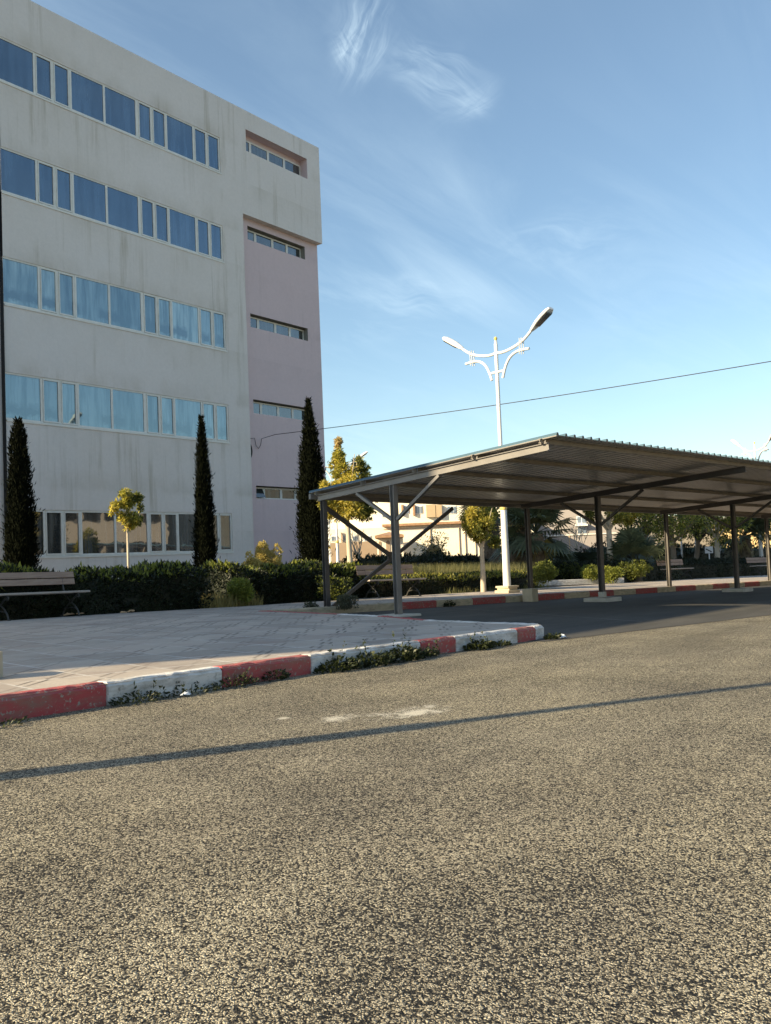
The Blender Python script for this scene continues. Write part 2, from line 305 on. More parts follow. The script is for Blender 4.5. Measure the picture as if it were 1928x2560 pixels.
M['dim_wall'] = mottled('dull_render', (.17, .155, .135), (.22, .20, .175), .3, .9)
M['shutter'] = mottled('tan_shutter', (.46, .33, .20), (.50, .37, .23), 2, .7)
M['roof_tile'] = mottled('clay_tiles', (.30, .16, .09), (.42, .26, .15), 6, .85, .6, 8)
M['far_glass'] = mat('far_window_glass', (.16, .20, .26), .1, 0, .8)
M['bin_metal'] = mottled('grey_bin_paint', (.30, .33, .38), (.42, .45, .50), 5, .5)
M['sign_white'] = mottled('white_sign_face', (.62, .62, .62), (.72, .72, .72), 6, .5)

def leaf_mat(name, c1, c2, trans=.25, rough=.5):
    m = mat(name, c1, rough, spec=.4 if rough < .8 else .08); nt = m.node_tree; b = nt.nodes['Principled BSDF']
    g = N(nt, 'ShaderNodeNewGeometry')
    c = ramp(nt, g.outputs['Random Per Island'], [(0, c1), (1, c2)]); nt.links.new(c, b.inputs['Base Color'])
    tr = N(nt, 'ShaderNodeBsdfTranslucent'); nt.links.new(mixc(nt, .5, c, (c2[0] * 1.5, c2[1] * 1.6, c2[2]), 'MIX'), tr.inputs[0])
    ms = N(nt, 'ShaderNodeMixShader'); ms.inputs[0].default_value = trans
    nt.links.new(b.outputs[0], ms.inputs[1]); nt.links.new(tr.outputs[0], ms.inputs[2]); nt.links.new(ms.outputs[0], nt.nodes['Material Output'].inputs[0])
    return m
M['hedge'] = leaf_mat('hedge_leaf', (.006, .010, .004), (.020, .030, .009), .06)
M['hedge_lit'] = leaf_mat('sunlit_shrub_leaf', (.09, .115, .02), (.27, .28, .055), .35)  # lit copy of the hedge leaf, for sunny shrubs and hedge tops
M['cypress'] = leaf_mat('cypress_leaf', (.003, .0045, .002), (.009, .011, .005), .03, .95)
M['gold'] = leaf_mat('golden_leaf', (.36, .31, .06), (.64, .52, .13), .55)
M['goldgreen'] = leaf_mat('yellow_green_leaf', (.16, .17, .035), (.44, .39, .09), .5)
M['green'] = leaf_mat('mid_green_leaf', (.06, .075, .02), (.17, .18, .045), .45)
M['pinkleaf'] = leaf_mat('young_pink_leaf', (.40, .30, .16), (.58, .46, .24), .45)
M['palm'] = leaf_mat('palm_leaf', (.05, .062, .035), (.13, .15, .085), .25)
M['drygrass'] = leaf_mat('dry_grass_blade', (.22, .18, .06), (.40, .32, .13), .3)
M['meadow'] = leaf_mat('half_dry_grass_blade', (.08, .09, .035), (.24, .215, .09), .35)
M['thuja'] = leaf_mat('dry_thuja_leaf', (.32, .26, .09), (.56, .45, .18), .4)
M['weed'] = leaf_mat('weed_leaf', (.010, .016, .006), (.045, .055, .017), .15)
M['greyweed'] = leaf_mat('grey_shrub_leaf', (.06, .065, .04), (.12, .125, .08), .2)

# ------------------------------------------------------------------ mesh helpers
class MB:
    def __init__(s): s.v = []; s.f = []; s.mi = []; s.sm = []
    def face(s, pts, mi=0, smooth=False):
        b = len(s.v); s.v += [tuple(p) for p in pts]; s.f.append(tuple(range(b, b + len(pts)))); s.mi.append(mi); s.sm.append(smooth)
    def raw(s, vs_, fs, mi=0, smooth=False):
        b = len(s.v); s.v += [tuple(p) for p in vs_]
        for f in fs: s.f.append(tuple(b + i for i in f)); s.mi.append(mi); s.sm.append(smooth)
        return s
    def box(s, c, d, rot=None, mi=0):
        c = Vector(c); hx, hy, hz = d[0] / 2, d[1] / 2, d[2] / 2
        V = [Vector((x * hx, y * hy, z * hz)) for z in (-1, 1) for y in (-1, 1) for x in (-1, 1)]
        if rot is not None: V = [rot @ v for v in V]
        return s.raw([v + c for v in V], [(0, 2, 3, 1), (4, 5, 7, 6), (0, 1, 5, 4), (2, 6, 7, 3), (0, 4, 6, 2), (1, 3, 7, 5)], mi)
    def bbox(s, a, b, mi=0):
        return s.box([(a[i] + b[i]) / 2 for i in range(3)], [abs(b[i] - a[i]) for i in range(3)], None, mi)
    def beam(s, a, b, wd, ht, mi=0, up=(0, 0, 1)):
        a, b = Vector(a), Vector(b); d = b - a; L = d.length; d.normalize(); up = Vector(up)
        if abs(d.dot(up)) > .98: up = Vector((U2.x, U2.y, 0))
        x = d.cross(up).normalized(); y = x.cross(d).normalized()
        return s.box((a + b) / 2, (wd, L, ht), Matrix((x, d, y)).transposed(), mi)
    def ibeam(s, a, b, wd, ht, side, t=.012, mi=0):
        # I section: flanges across 'side', web between
        a, b = Vector(a), Vector(b); d = (b - a).normalized(); side = Vector(side); side = (side - d * side.dot(d)).normalized(); n = d.cross(side).normalized()
        R = Matrix((side, d, n)).transposed(); L = (b - a).length; c = (a + b) / 2
        s.box(c + n * (ht / 2 - t / 2), (wd, L, t), R, mi); s.box(c - n * (ht / 2 - t / 2), (wd, L, t), R, mi)
        return s.box(c, (t, L, ht - 2 * t - .0005), R, mi)
    def tube(s, pts, r, n=8, mi=0, cap=True):
        pts = [Vector(p) for p in pts]; rs = r if isinstance(r, (list, tuple)) else [r] * len(pts)
        ref = Vector((0, 0, 1)); d0 = (pts[1] - pts[0]).normalized()
        if abs(d0.dot(ref)) > .9: ref = Vector((1, 0, 0))
        x = d0.cross(ref).normalized(); rings = []
        for i, p in enumerate(pts):
            if i == 0: d = pts[1] - pts[0]
            elif i == len(pts) - 1: d = pts[-1] - pts[-2]
            else: d = (pts[i + 1] - pts[i]).normalized() + (pts[i] - pts[i - 1]).normalized()
            d = d.normalized(); x = (x - d * x.dot(d)).normalized(); y = d.cross(x)
            rings.append([p + (x * math.cos(2 * PI * k / n) + y * math.sin(2 * PI * k / n)) * rs[i] for k in range(n)])
        V = [v for rg in rings for v in rg]; F = []
        for i in range(len(pts) - 1):
            for k in range(n): F.append((i * n + k, i * n + (k + 1) % n, (i + 1) * n + (k + 1) % n, (i + 1) * n + k))
        s.raw(V, F, mi, True)
        if cap: s.face(rings[0][::-1], mi); s.face(rings[-1], mi)
        return s
    def lathe(s, base, prof, n=16, mi=0):
        return s.tube([Vector(base) + Vector((0, 0, z)) for r, z in prof], [r for r, z in prof], n, mi)
    def prism(s, poly, z0, z1, mi=0):
        # poly of (x, y); z0 and z1 may be functions of (x, y)
        f0 = z0 if callable(z0) else (lambda x, y: z0); f1 = z1 if callable(z1) else (lambda x, y: z1)
        s.face([(x, y, f1(x, y)) for x, y in poly], mi); s.face([(x, y, f0(x, y)) for x, y in poly][::-1], mi)
        for i in range(len(poly)):
            (x, y), (X, Y) = poly[i], poly[(i + 1) % len(poly)]
            s.face([(x, y, f0(x, y)), (X, Y, f0(X, Y)), (X, Y, f1(X, Y)), (x, y, f1(x, y))], mi)
        return s
    def build(s, name, mats, parent=None, bevel=0):
        me = bpy.data.meshes.new(name); me.from_pydata(s.v, [], s.f)
        if not isinstance(mats, (list, tuple)): mats = [mats]
        for m_ in mats: me.materials.append(M[m_] if isinstance(m_, str) else m_)
        me.polygons.foreach_set('material_index', s.mi); me.polygons.foreach_set('use_smooth', s.sm); me.update()
        o = bpy.data.objects.new(name, me); COL.objects.link(o)
        if bevel:
            b = o.modifiers.new('bevel', 'BEVEL'); b.width = bevel; b.segments = 2; b.limit_method = 'ANGLE'
        if parent: o.parent = parent
        return o
def tag(o, label=None, cat=None, group=None, kind=None):
    if label: o['label'] = label
    if cat: o['category'] = cat
    if group: o['group'] = group
    if kind: o['kind'] = kind
    return o
def thing(name, label, cat, loc=(0, 0, 0), rz=0, group=None):
    o = bpy.data.objects.new(name, None); COL.objects.link(o); o.empty_display_size = .3
    o.location = loc; o.rotation_euler = (0, 0, rz); return tag(o, label, cat, group)
def children(o): return [c for c in bpy.data.objects if c.parent == o]
def copy_tree(o, parent=None):
    kids = children(o); c = o.copy(); COL.objects.link(c)
    if parent: c.parent = parent
    for k in kids: copy_tree(k, c)
    return c

# leaf scatter: arrays of rhombic leaves
def leaf_mesh(name, P, D, size, aspect=.42, mats=('green',), mi=None, parent=None, rng=None, droop=0):
    rng = rng or np.random.default_rng(1)
    P = np.asarray(P, float); n = len(P); D = np.asarray(D, float)
    D = D / (np.linalg.norm(D, axis=1, keepdims=True) + 1e-9)
    r = rng.normal(size=(n, 3)); S = np.cross(D, r); S /= (np.linalg.norm(S, axis=1, keepdims=True) + 1e-9)
    Nn = np.cross(S, D)
    sz = (np.asarray(size) * rng.uniform(.65, 1.3, n))[:, None]
    v0 = P; v1 = P + D * sz * .5 + S * sz * aspect * .5 + Nn * sz * .05; v2 = P + D * sz + Nn * sz * (-.12) ; v3 = P + D * sz * .5 - S * sz * aspect * .5 + Nn * sz * .05
    V = np.stack([v0, v1, v2, v3], 1).reshape(-1, 3)
    me = bpy.data.meshes.new(name); me.vertices.add(4 * n); me.vertices.foreach_set('co', V.ravel())
    me.loops.add(4 * n); me.loops.foreach_set('vertex_index', np.arange(4 * n))
    me.polygons.add(n); me.polygons.foreach_set('loop_start', np.arange(n) * 4); me.polygons.foreach_set('loop_total', np.full(n, 4))
    for m_ in mats: me.materials.append(M[m_])
    if mi is not None: me.polygons.foreach_set('material_index', np.asarray(mi, int))
    me.update(); me.validate()
    o = bpy.data.objects.new(name, me); COL.objects.link(o)
    if parent: o.parent = parent
    return o
def join_core(o, mb):
    """merge extra solid geometry (MB) into a leaf object so that the foliage stays one mesh"""
    me = o.data; V = [tuple(v.co) for v in me.vertices]; F = [tuple(p.vertices) for p in me.polygons]; mi = [p.material_index for p in me.polygons]
    b = len(V); V += mb.v; F += [tuple(b + i for i in f) for f in mb.f]; mi += mb.mi
    n = bpy.data.meshes.new(me.name); n.from_pydata(V, [], F)
    for m_ in me.materials: n.materials.append(m_)
    n.polygons.foreach_set('material_index', mi); n.update(); o.data = n

# ------------------------------------------------------------------ GROUND, ROAD, PAVEMENTS
g = MB()
for u0, u1 in ((-400, -40), (-40, 60), (60, 600)):
    g.face([(*UW(u, w_), gz(*UW(u, w_)) - .07) for u, w_ in ((u0, 500), (u1, 500), (u1, -600), (u0, -600))])
tag(g.build('ground', 'soil'), kind='structure')
def flat(name, poly, h, matl, lab=None):
    mb = MB(); mb.face([(x, y, gz(x, y) + h) for x, y in poly]); return tag(mb.build(name, matl), kind='structure')
flat('road', [UW(-40, 60), UW(60, 60), UW(60, 7.2), UW(-39, 7.2)], 0, 'road')
flat('parking_surface', [UW(-3.2, 8.15), UW(60, 7.3), UW(60, .1), UW(-2.6, .1)], .004, 'court')

M['bay_paint'] = mottled('worn_bay_paint', (.085, .083, .078), (.15, .145, .135), 8, .85)
for n_, (ua, wa, ub, wb) in enumerate(((3.0, .45, .35, 7.2), (8.6, .45, 5.9, 7.1), (14.2, .45, 11.5, 7.0))):
    A0, B1 = UW(ua, wa), UW(ub, wb); dd = (B1 - A0).normalized(); nn = Vector((-dd.y, dd.x)) * .035
    mb = MB(); mb.face([(q.x, q.y, gz(q.x, q.y) + .008) for q in (A0 + nn, B1 + nn, B1 - nn, A0 - nn)]); tag(mb.build('bay_line', 'bay_paint'), kind='structure')
FK = 5.30
front = [(-12, FK + .1), (-2, FK + .06), (3, FK + .02), (7.5, FK - .05), (9.75, 5.10)]
tip = [(10.08, 5.13), (10.35, 5.33), (10.45, 5.62), (10.52, 6.1)]
side = [(10.80, 7.17), (11.62, 8.64), (12.14, 10.2), (12.66, 12.0)]
corner = UW(-1.62, .25)
edge = front + tip + side + [(corner.x, corner.y)]
back_end = UW(48, .25)
# pavement tile surface
def zt(x, y): return gz(x, y) + .150
island = edge + [(back_end.x, back_end.y), tuple(UW(48, -5.9)), tuple(UW(34, -5.7)), tuple(UW(22.5, -5.3)), tuple(UW(15.5, -4.55)), tuple(UW(12.9, -4.3)), tuple(UW(6.5, -3.35)), tuple(UW(3.8, -3.2)), (14.3, 14.65), (11.4, 15.15), (8.7, 15.1), (-12, 15.3)]
mb = MB()
poly_in = []
mb.face([(x, y, gz(x, y) + .146) for x, y in island])
tag(mb.build('pavement', 'tiles'), kind='structure')
# planting beds behind the pavement
mb = MB()
mb.face([(x, y, gz(x, y) + .10) for x, y in [(-12, 15.0), (8.7, 14.9), (11.4, 14.95), (14.3, 14.5), tuple(UW(3.8, -3.1)), tuple(UW(6.5, -3.25)), tuple(UW(12.9, -4.2)), tuple(UW(22, -5.2)), tuple(UW(48, -5.8)), tuple(UW(48, -14)), (28.2, 22.9), (28.2, 23.6), (-12, 23.6)]])
tag(mb.build('planting_bed', 'soil'), kind='structure')

def kerb(name, path, cuts, mats, wd=.13, ht=.158, inner=1):
    """kerb stones along a path; 'cuts' = list of (arc length, material index) where a new paint colour starts"""
    mb = MB(); pts = [Vector(p) for p in path]
    # resample
    segs = []; s = 0
    for a_, b_ in zip(pts, pts[1:]):
        L = (b_ - a_).length; segs.append((s, s + L, a_, b_)); s += L
    total = s
    jn = [c[0] for c in cuts if 0 < c[0] < total]
    brk = sorted(set([q[0] for q in segs] + [total] + jn + [j + .013 for j in jn] + [j - .013 for j in jn]))
    def at(s_):
        for a0, a1, p, q in segs:
            if s_ <= a1 + 1e-6: return p + (q - p) * ((s_ - a0) / (a1 - a0))
        return segs[-1][3]
    def nrm(s_):
        p, q = at(max(0, s_ - .06)), at(min(total, s_ + .06)); d = (q - p).normalized(); return Vector((-d.y, d.x)) * inner
    rnd = random.Random(3)
    def ring(s_):
        p = at(s_); n_ = nrm(s_); z = gz(p.x, p.y); rr = []; k_ = .016 if any(abs(s_ - j) < 1e-6 for j in jn) else 0
        for off, h in ((0.0 + k_, -.12), (-.012 + k_, ht - .03), (.018 + k_, ht - k_), (wd - .012, ht - k_), (wd, ht - .02), (wd, -.12)):
            rr.append(Vector((p.x + n_.x * off, p.y + n_.y * off, z + h)))
        return rr
    for s0, s1 in zip(brk, brk[1:]):
        mi = 0
        for c in cuts:
            if (s0 + s1) / 2 >= c[0]: mi = c[1]
        nsub = max(1, int((s1 - s0) / .07)); prev = ring(s0)
        for k in range(1, nsub + 1):
            cur = ring(s0 + (s1 - s0) * k / nsub)
            if k < nsub: cur = [v + Vector((0, 0, rnd.uniform(-.006, .005))) if i in (1, 2) else v for i, v in enumerate(cur)]
            for i in range(5): mb.face([prev[i], cur[i], cur[i + 1], prev[i + 1]], mi)
            prev = cur
    r0, r1 = ring(0), ring(total); mb.face(r0, cuts[0][1]); mb.face(r1[::-1], cuts[-1][1])
    return tag(mb.build(name, mats), kind='structure')
fx0 = -12
def sfx(x): return x - fx0
cuts = [(0, 1)]
x = -11.0; k = 0
for xx, c in ((-9, 0), (-8, 1), (-6.9, 0), (-5.8, 1), (-4.7, 0), (-3.6, 1), (-2.5, 0), (-1.4, 1), (-.3, 0), (.8, 1), (1.9, 1), (2.85, 0), (3.93, 1), (4.98, 0), (6.0, 1), (7.62, 0), (8.22, 1), (9.42, 0), (9.84, 1)):
    cuts.append((sfx(xx), c))
base_s = sfx(9.84)
cuts += [(base_s + 2.6, 0), (base_s + 4.2, 1), (base_s + 5.4, 0)]
kerb('kerb', edge, cuts, ['kerb_red', 'kerb_white'])
bc = [(0, 1)]; off = 1.62
for uu, c in ((1.98, 0), (3.05, 1), (4.25, 0), (5.42, 1), (6.52, 0), (7.75, 1), (8.85, 0), (9.97, 1), (11.05, 0), (12.18, 1), (13.19, 0), (14.35, 1), (15.4, 0), (16.46, 1), (17.5, 0), (18.55, 1), (19.6, 0), (20.7, 1), (21.8, 0), (22.9, 1), (24, 0), (25.1, 1), (26.2, 0), (27.3, 1)):
    bc.append((uu + off, c))
kerb('rear_kerb', [UW(-1.62, .25), UW(48, .25)], bc, ['kerb_red', 'kerb_cream'])

# ------------------------------------------------------------------ BUILDING
WY = 23.2
def wall_holes(mb, x0, x1, z0, z1, y, holes, depth, mi=0, mr=1, bottom_reveal=True):
    xs = sorted(set([x0, x1] + [h[0] for h in holes] + [h[1] for h in holes])); zs = sorted(set([z0, z1] + [h[2] for h in holes] + [h[3] for h in holes]))
    for i in range(len(xs) - 1):
        for j in range(len(zs) - 1):
            mx, mz = (xs[i] + xs[i + 1]) / 2, (zs[j] + zs[j + 1]) / 2
            if any(h[0] < mx < h[1] and h[2] < mz < h[3] for h in holes): continue
            mb.face([(xs[i], y, zs[j]), (xs[i + 1], y, zs[j]), (xs[i + 1], y, zs[j + 1]), (xs[i], y, zs[j + 1])], mi)
    for a_, b_, c_, d_ in holes:
        Y = y + depth
        mb.face([(a_, y, c_), (a_, Y, c_), (a_, Y, d_), (a_, y, d_)], mr); mb.face([(b_, y, c_), (b_, y, d_), (b_, Y, d_), (b_, Y, c_)], mr)
        mb.face([(a_, y, c_), (b_, y, c_), (b_, Y, c_), (a_, Y, c_)], mr); mb.face([(a_, y, d_), (a_, Y, d_), (b_, Y, d_), (b_, y, d_)], mr)
rows = [(13.84, 15.00), (10.65, 11.82), (7.49, 8.70), (4.26, 5.46), (.46, 1.66)]
cols = [(14.12, 15.21, 0), (15.318, 15.779, 1), (15.92, 16.365, 1), (16.491, 17.625, 0), (17.698, 18.865, 0), (19.015, 19.454, 1), (19.591, 20.049, 1), (20.163, 21.282, 0), (21.393, 21.861, 1), (21.998, 22.463, 1)]
bld = thing('office_building', 'large pale grey five-storey building with blue glazed window bands and a pink stair bay', 'building', (0, 0, 0))
ZB = -2.2; ZT = 16.55
holes = [(14.12, 22.54, a_ - .06, b_ + .06) for a_, b_ in rows]
mb = MB(); wall_holes(mb, 14.12, 23.57, ZB, ZT, WY, holes, .10, 0, 0)
wall_holes(mb, 13.5, 14.045, ZB, ZT, WY + .02, [], .10, 0, 0)
# upper right block with its deep slot
wall_holes(mb, 23.57, 28.0, 12.62, ZT, WY, [(23.85, 27.24, 15.03, 15.84)], .39, 0, 1)
mb.face([(23.57, WY, 12.62), (23.57, WY + .28, 12.62), (28.0, WY + .28, 12.62), (28.0, WY, 12.62)], 0)
mb.face([(23.57, WY, ZB), (23.57, WY, 12.62), (23.57, WY + .28, 12.62), (23.57, WY + .28, ZB)], 0)
# parapet top, roof, sides and rear
mb.face([(13.5, WY, ZT), (28.0, WY, ZT), (28.0, WY + 13, ZT), (13.5, WY + 13, ZT)], 0)
mb.face([(28.0, WY, 12.62), (28.0, WY + 13, 12.62), (28.0, WY + 13, ZT), (28.0, WY, ZT)], 0)
mb.face([(28.0, WY + .28, ZB), (28.0, WY + 13, ZB), (28.0, WY + 13, 12.62), (28.0, WY + .28, 12.62)], 2)
mb.face([(13.5, WY, ZB), (13.5, WY, ZT), (13.5, WY + 13, ZT), (13.5, WY + 13, ZB)], 0)
mb.face([(13.5, WY + 13, ZB), (13.5, WY + 13, ZT), (28, WY + 13, ZT), (28, WY + 13, ZB)], 0)
mb.build('wall', ['wall', 'pink', 'pink'], bld)
mb = MB(); ph = [(24.06, 27.24, z0, z1) for z0, z1 in ((11.86, 12.37), (8.60, 9.10), (5.42, 5.93), (2.30, 2.77))]
wall_holes(mb, 23.57, 28.0, ZB, 12.62, WY + .28, ph, .26, 0, 1)
mb.build('pink_wall', ['pink', 'reveal'], bld)
mb = MB(); mb.bbox((14.045, WY + .04, ZB), (14.12, WY + .3, ZT - .02)); mb.build('expansion_joint', 'dark', bld)
mb = MB(); mb.tube([(14.03, WY - .05, ZB), (14.03, WY - .05, 8.6)], .045, 8); mb.build('downpipe', 'dark', bld)

def window(par, x0, x1, z0, z1, y, matl, casement=False, fr=.045, tilt=0, fm='frame', frl=None, frr=None):
    """a framed pane; casements carry a second inner frame"""
    root = MB(); fl = frl or fr; f2 = frr or fr
    def ring(mb, x0, x1, z0, z1, wl, wr, wz, ya, yb):
        mb.bbox((x0, ya, z0), (x1, yb, z0 + wz)); mb.bbox((x0, ya, z1 - wz), (x1, yb, z1))
        mb.bbox((x0, ya, z0 + wz), (x0 + wl, yb, z1 - wz)); mb.bbox((x1 - wr, ya, z0 + wz), (x1, yb, z1 - wz))
    if casement:
        g_ = .014
        ring(root, x0, x1, z0, z1, fl - .030, f2 - .030, fr - .02, y - .004, y + .05)
        ring(root, x0 + fl - .030 + .004, x1 - f2 + .030 - .004, z0 + fr - .02 + .004, z1 - fr + .02 - .004, .026, .026, .040, y - .022, y + .03)
        q0, q1, qz = fl, f2, fr + .024
    else:
        ring(root, x0, x1, z0, z1, fl, f2, fr, y - .010, y + .05); q0, q1, qz = fl, f2, fr
    wnd = root.build('window', fm, par)
    p = MB()
    if tilt: p.raw([(x0 + q0, y - tilt, z0 + qz), (x1 - q1, y - tilt, z0 + qz), (x1 - q1, y + .015, z1 - qz), (x0 + q0, y + .015, z1 - qz)], [(0, 1, 2, 3)])
    else: p.bbox((x0 + q0 - .002, y + .010, z0 + qz - .002), (x1 - q1 + .002, y + .022, z1 - qz + .002))
    p.build('pane', matl, wnd)
    return wnd
rm = ['glass_top', 'glass_top', 'glass_mid', 'glass_mid', 'glass_low']
for r, (z0, z1) in enumerate(rows):
    for i, (x0, x1, cs) in enumerate(cols):
        xa = 14.122 if i == 0 else (cols[i - 1][1] + x0) / 2 + .001; xb = 22.538 if i == len(cols) - 1 else (x1 + cols[i + 1][0]) / 2 - .001
        window(bld, xa, xb, z0 - .058, z1 + .058, WY + .03, rm[r], bool(cs), .05, frl=max(.012, x0 - xa), frr=max(.012, xb - x1))
    # mullion backing between the windows, set back
    mb = MB(); mb.bbox((14.125, WY + .082, z0 - .055), (22.535, WY + .098, z1 + .055)); mb.build('window_backing', 'frame', bld)
    # plaster band sill
    mb = MB(); mb.bbox((14.13, WY - .022, z0 - .115), (22.56, WY - .002, z0 - .062)); mb.build('sill', 'frame', bld)
# pink bay glazing: four small windows per storey
for zi, (a_, b_, z0, z1) in enumerate(ph):
    Y = WY + .28 + .225
    mb = MB(); mb.bbox((24.06, WY + .28 + .262, z0), (27.24, WY + .28 + .28, z1)); mb.build('window_backing', 'dark', bld)
    for k, (x0, x1) in enumerate(((24.06, 24.68), (24.68, 25.61), (25.61, 26.42), (26.42, 27.24))):
        window(bld, x0 + .002, x1 - .002, z0 + .002, z1 - .03, Y, 'glass_pink', False, .055, .16 if (zi == 3 and k == 0) else 0)
mb = MB(); mb.face([(23.85, WY + .388, 15.03), (27.24, WY + .388, 15.03), (27.24, WY + .388, 15.84), (23.85, WY + .388, 15.84)]); mb.build('slot_wall', 'pink', bld)
for x0, x1 in ((23.86, 24.42), (24.42, 25.38), (25.38, 26.28), (26.28, 27.23)):
    window(bld, x0, x1, 15.04, 15.66, WY + .36, 'glass_pink', False, .055)

# unseen blocks left of the frame, placed and sized to throw the long shade
wing = thing('shade_building', 'unseen building left of the picture, tall rear block placed and sized for its shade', 'building')
mb = MB(); mb.bbox((-12.1, 21.0, ZB), (-4.1, 24.0, 14.4)); mb.build('wall', 'wall', wing)
wing = thing('shade_building', 'unseen low building left of the picture, its roof stepped to shape the shade', 'building')
mb = MB(); mb.prism([(-45, 14.0), (-3.5, 14.0), (-3.5, 18.0), (-45, 18.0)], ZB, 7.1); mb.build('wall', 'wall', wing)
mb = MB(); mb.bbox((-11.6, 14.0, 7.1), (-3.5, 15.2, 8.35)); mb.build('parapet', 'wall', wing)  # roof step, its height set by where the shade edge falls
mb = MB(); mb.bbox((-8.0, 15.21, 7.1), (-3.5, 18.0, 9.6)); mb.build('shade_block', 'wall', wing)  # raised block added to keep the parking surface in shade

# ------------------------------------------------------------------ CABLE
cab = MB(); A_ = Vector((23.9, WY + .26, 4.52)); B_ = A_ + Vector((0, 0, 0))
def wray(px, py, dist):
    d = CR * ((px - 964) / 2300) + CD * ((py - 1280) / 2300) + CF
    return d * (dist / math.hypot(d.x, d.y))
E_ = wray(1928, 888, 24.0); E2 = E_ + (E_ - A_) * .35
pts = []
for k in range(41):
    t = k / 40; p = A_.lerp(E2, t); p.z -= .55 * 4 * t * (1 - t) * .35; pts.append(p)
loop = [A_ + Vector((-.33, -.02, -.08)), A_ + Vector((.12, -.03, -.03)), A_ + Vector((.17, -.04, -.30)), A_ + Vector((.28, -.05, -.40)), A_ + Vector((.40, -.05, -.26)), A_ + Vector((.46, -.05, -.02))]
cab.tube(loop + pts[2:], .011, 6)
tag(cab.build('overhead_cable', 'cable'), 'thin black overhead cable running from the pink wall up past the street lamp', 'cable')
mb = MB(); mb.tube([(23.60 + .0 + .2 * math.cos(t), WY + .18, 4.0 + .30 * math.sin(t)) for t in np.linspace(-1.2, 1.2, 12)], .028, 8)
tag(mb.build('wall_conduit', 'cable'), 'short curved black conduit on the pink wall under the cable', 'conduit')

# ------------------------------------------------------------------ CARPORT
cp = thing('carport', 'long open carport with blue corrugated roof on brown steel posts', 'carport', (0, 0, 0))
HB = 2.3; RS = .0646; SP = 6.503
U3 = Vector((U2.x, U2.y, 0)); W3 = Vector((W2.x, W2.y, 0)); Z3 = Vector((0, 0, 1))
def roofz(w_): return HB + RS * w_
WB = .04; WM = 2.2665; WF = 5.90
frames = 6
for i in range(frames):
    u = i * SP; st = 'steel' if i == 0 else 'steel_dark'  # frames after the first are coloured darker because they stand backlit
    # back post: a flanged channel standing at the kerb
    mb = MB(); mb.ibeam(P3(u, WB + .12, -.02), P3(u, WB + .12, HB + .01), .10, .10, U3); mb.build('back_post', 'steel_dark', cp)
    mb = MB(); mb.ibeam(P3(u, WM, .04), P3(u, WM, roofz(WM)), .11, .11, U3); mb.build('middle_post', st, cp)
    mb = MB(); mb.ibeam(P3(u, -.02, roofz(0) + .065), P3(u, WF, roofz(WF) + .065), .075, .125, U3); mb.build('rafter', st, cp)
    for a0, b0 in ((WM + .07, 3.48), (WM - .07, 1.22)):
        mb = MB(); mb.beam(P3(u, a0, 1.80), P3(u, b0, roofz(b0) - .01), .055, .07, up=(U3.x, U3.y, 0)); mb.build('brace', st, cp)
    # cast plinth round the middle post
    pl = MB()
    hx = .46 if i else .40; hh = .11 if i else .05
    c0 = P3(u, WM, hh / 2 - .01); R = Matrix.Rotation(UANG + .05, 3, 'Z')
    pl.box(c0, (2 * hx * .72, .62, hh), R); o = pl.build('plinth', 'concrete', cp, bevel=.015)
    if i == 1:
        sh = MB(); sh.box(P3(u, WM, .165), (.14, .14, .13), Matrix.Rotation(UANG, 3, 'Z')); sh.build('post_shoe', 'concrete', cp, bevel=.01)
pz = [0.02, 1.45, 2.9, 4.35, 5.8]
for w_ in pz:
    mb = MB(); a_, b_ = P3(-.10, w_, roofz(w_) + .165), P3(frames * SP - 1.5, w_, roofz(w_) + .165)
    mb.ibeam(a_, b_, .05, .07, W3, .008); mb.beam(a_ + Z3 * .0, b_ + Z3 * .0, .012, .06)
    mb.build('purlin', 'purlin', cp)
    mb = MB(); mb.bbox((-.05, -.0, -.0), (.05, .05, .05))
for w_ in (0.02,):
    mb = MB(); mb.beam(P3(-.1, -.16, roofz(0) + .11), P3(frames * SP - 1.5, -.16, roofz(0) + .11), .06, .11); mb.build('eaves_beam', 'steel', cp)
# V bracing between the first two back posts
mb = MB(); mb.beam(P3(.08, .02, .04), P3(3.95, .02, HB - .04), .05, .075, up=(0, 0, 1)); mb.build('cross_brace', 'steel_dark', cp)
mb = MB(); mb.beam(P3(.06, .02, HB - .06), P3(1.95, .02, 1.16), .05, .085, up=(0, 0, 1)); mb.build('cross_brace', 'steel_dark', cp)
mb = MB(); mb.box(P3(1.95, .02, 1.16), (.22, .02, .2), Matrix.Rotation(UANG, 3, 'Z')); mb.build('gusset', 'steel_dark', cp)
# corrugated sheet, blue above and grey beneath
prof = [(-.058, 0)]
u = -.04; up_ = 0
while u < frames * SP - 1.2:
    prof += [(u, .045), (u + .032, .045), (u + .05, .0), (u + .205, .0)]
    u += .223
mb = MB(); w0_, w1_ = -.24, 6.10; nseg = 1
for (ua, za), (ub, zb) in zip(prof, prof[1:]):
    t0, t1 = roofz(w0_) + .205, roofz(w1_) + .205
    mb.face([P3(ua, w0_, t0 + za), P3(ua, w1_, t1 + za), P3(ub, w1_, t1 + zb), P3(ub, w0_, t0 + zb)], 0)
    mb.face([P3(ua, w0_, t0 + za - .004), P3(ub, w0_, t0 + zb - .004), P3(ub, w1_, t1 + zb - .004), P3(ua, w1_, t1 + za - .004)], 1)
    for w_, t in ((w0_, t0), (w1_, t1)):
        mb.face([P3(ua, w_, t + za), P3(ub, w_, t + zb), P3(ub, w_, t + zb - .004), P3(ua, w_, t + za - .004)], 0)
mb.build('roof_sheet', ['sheet_blue', 'sheet_under'], cp)
mb = MB(); mb.beam(P3(-.045, 3.2, roofz(3.2) + .194), P3(-.045, w1_, roofz(w1_) + .194), .03, .016)
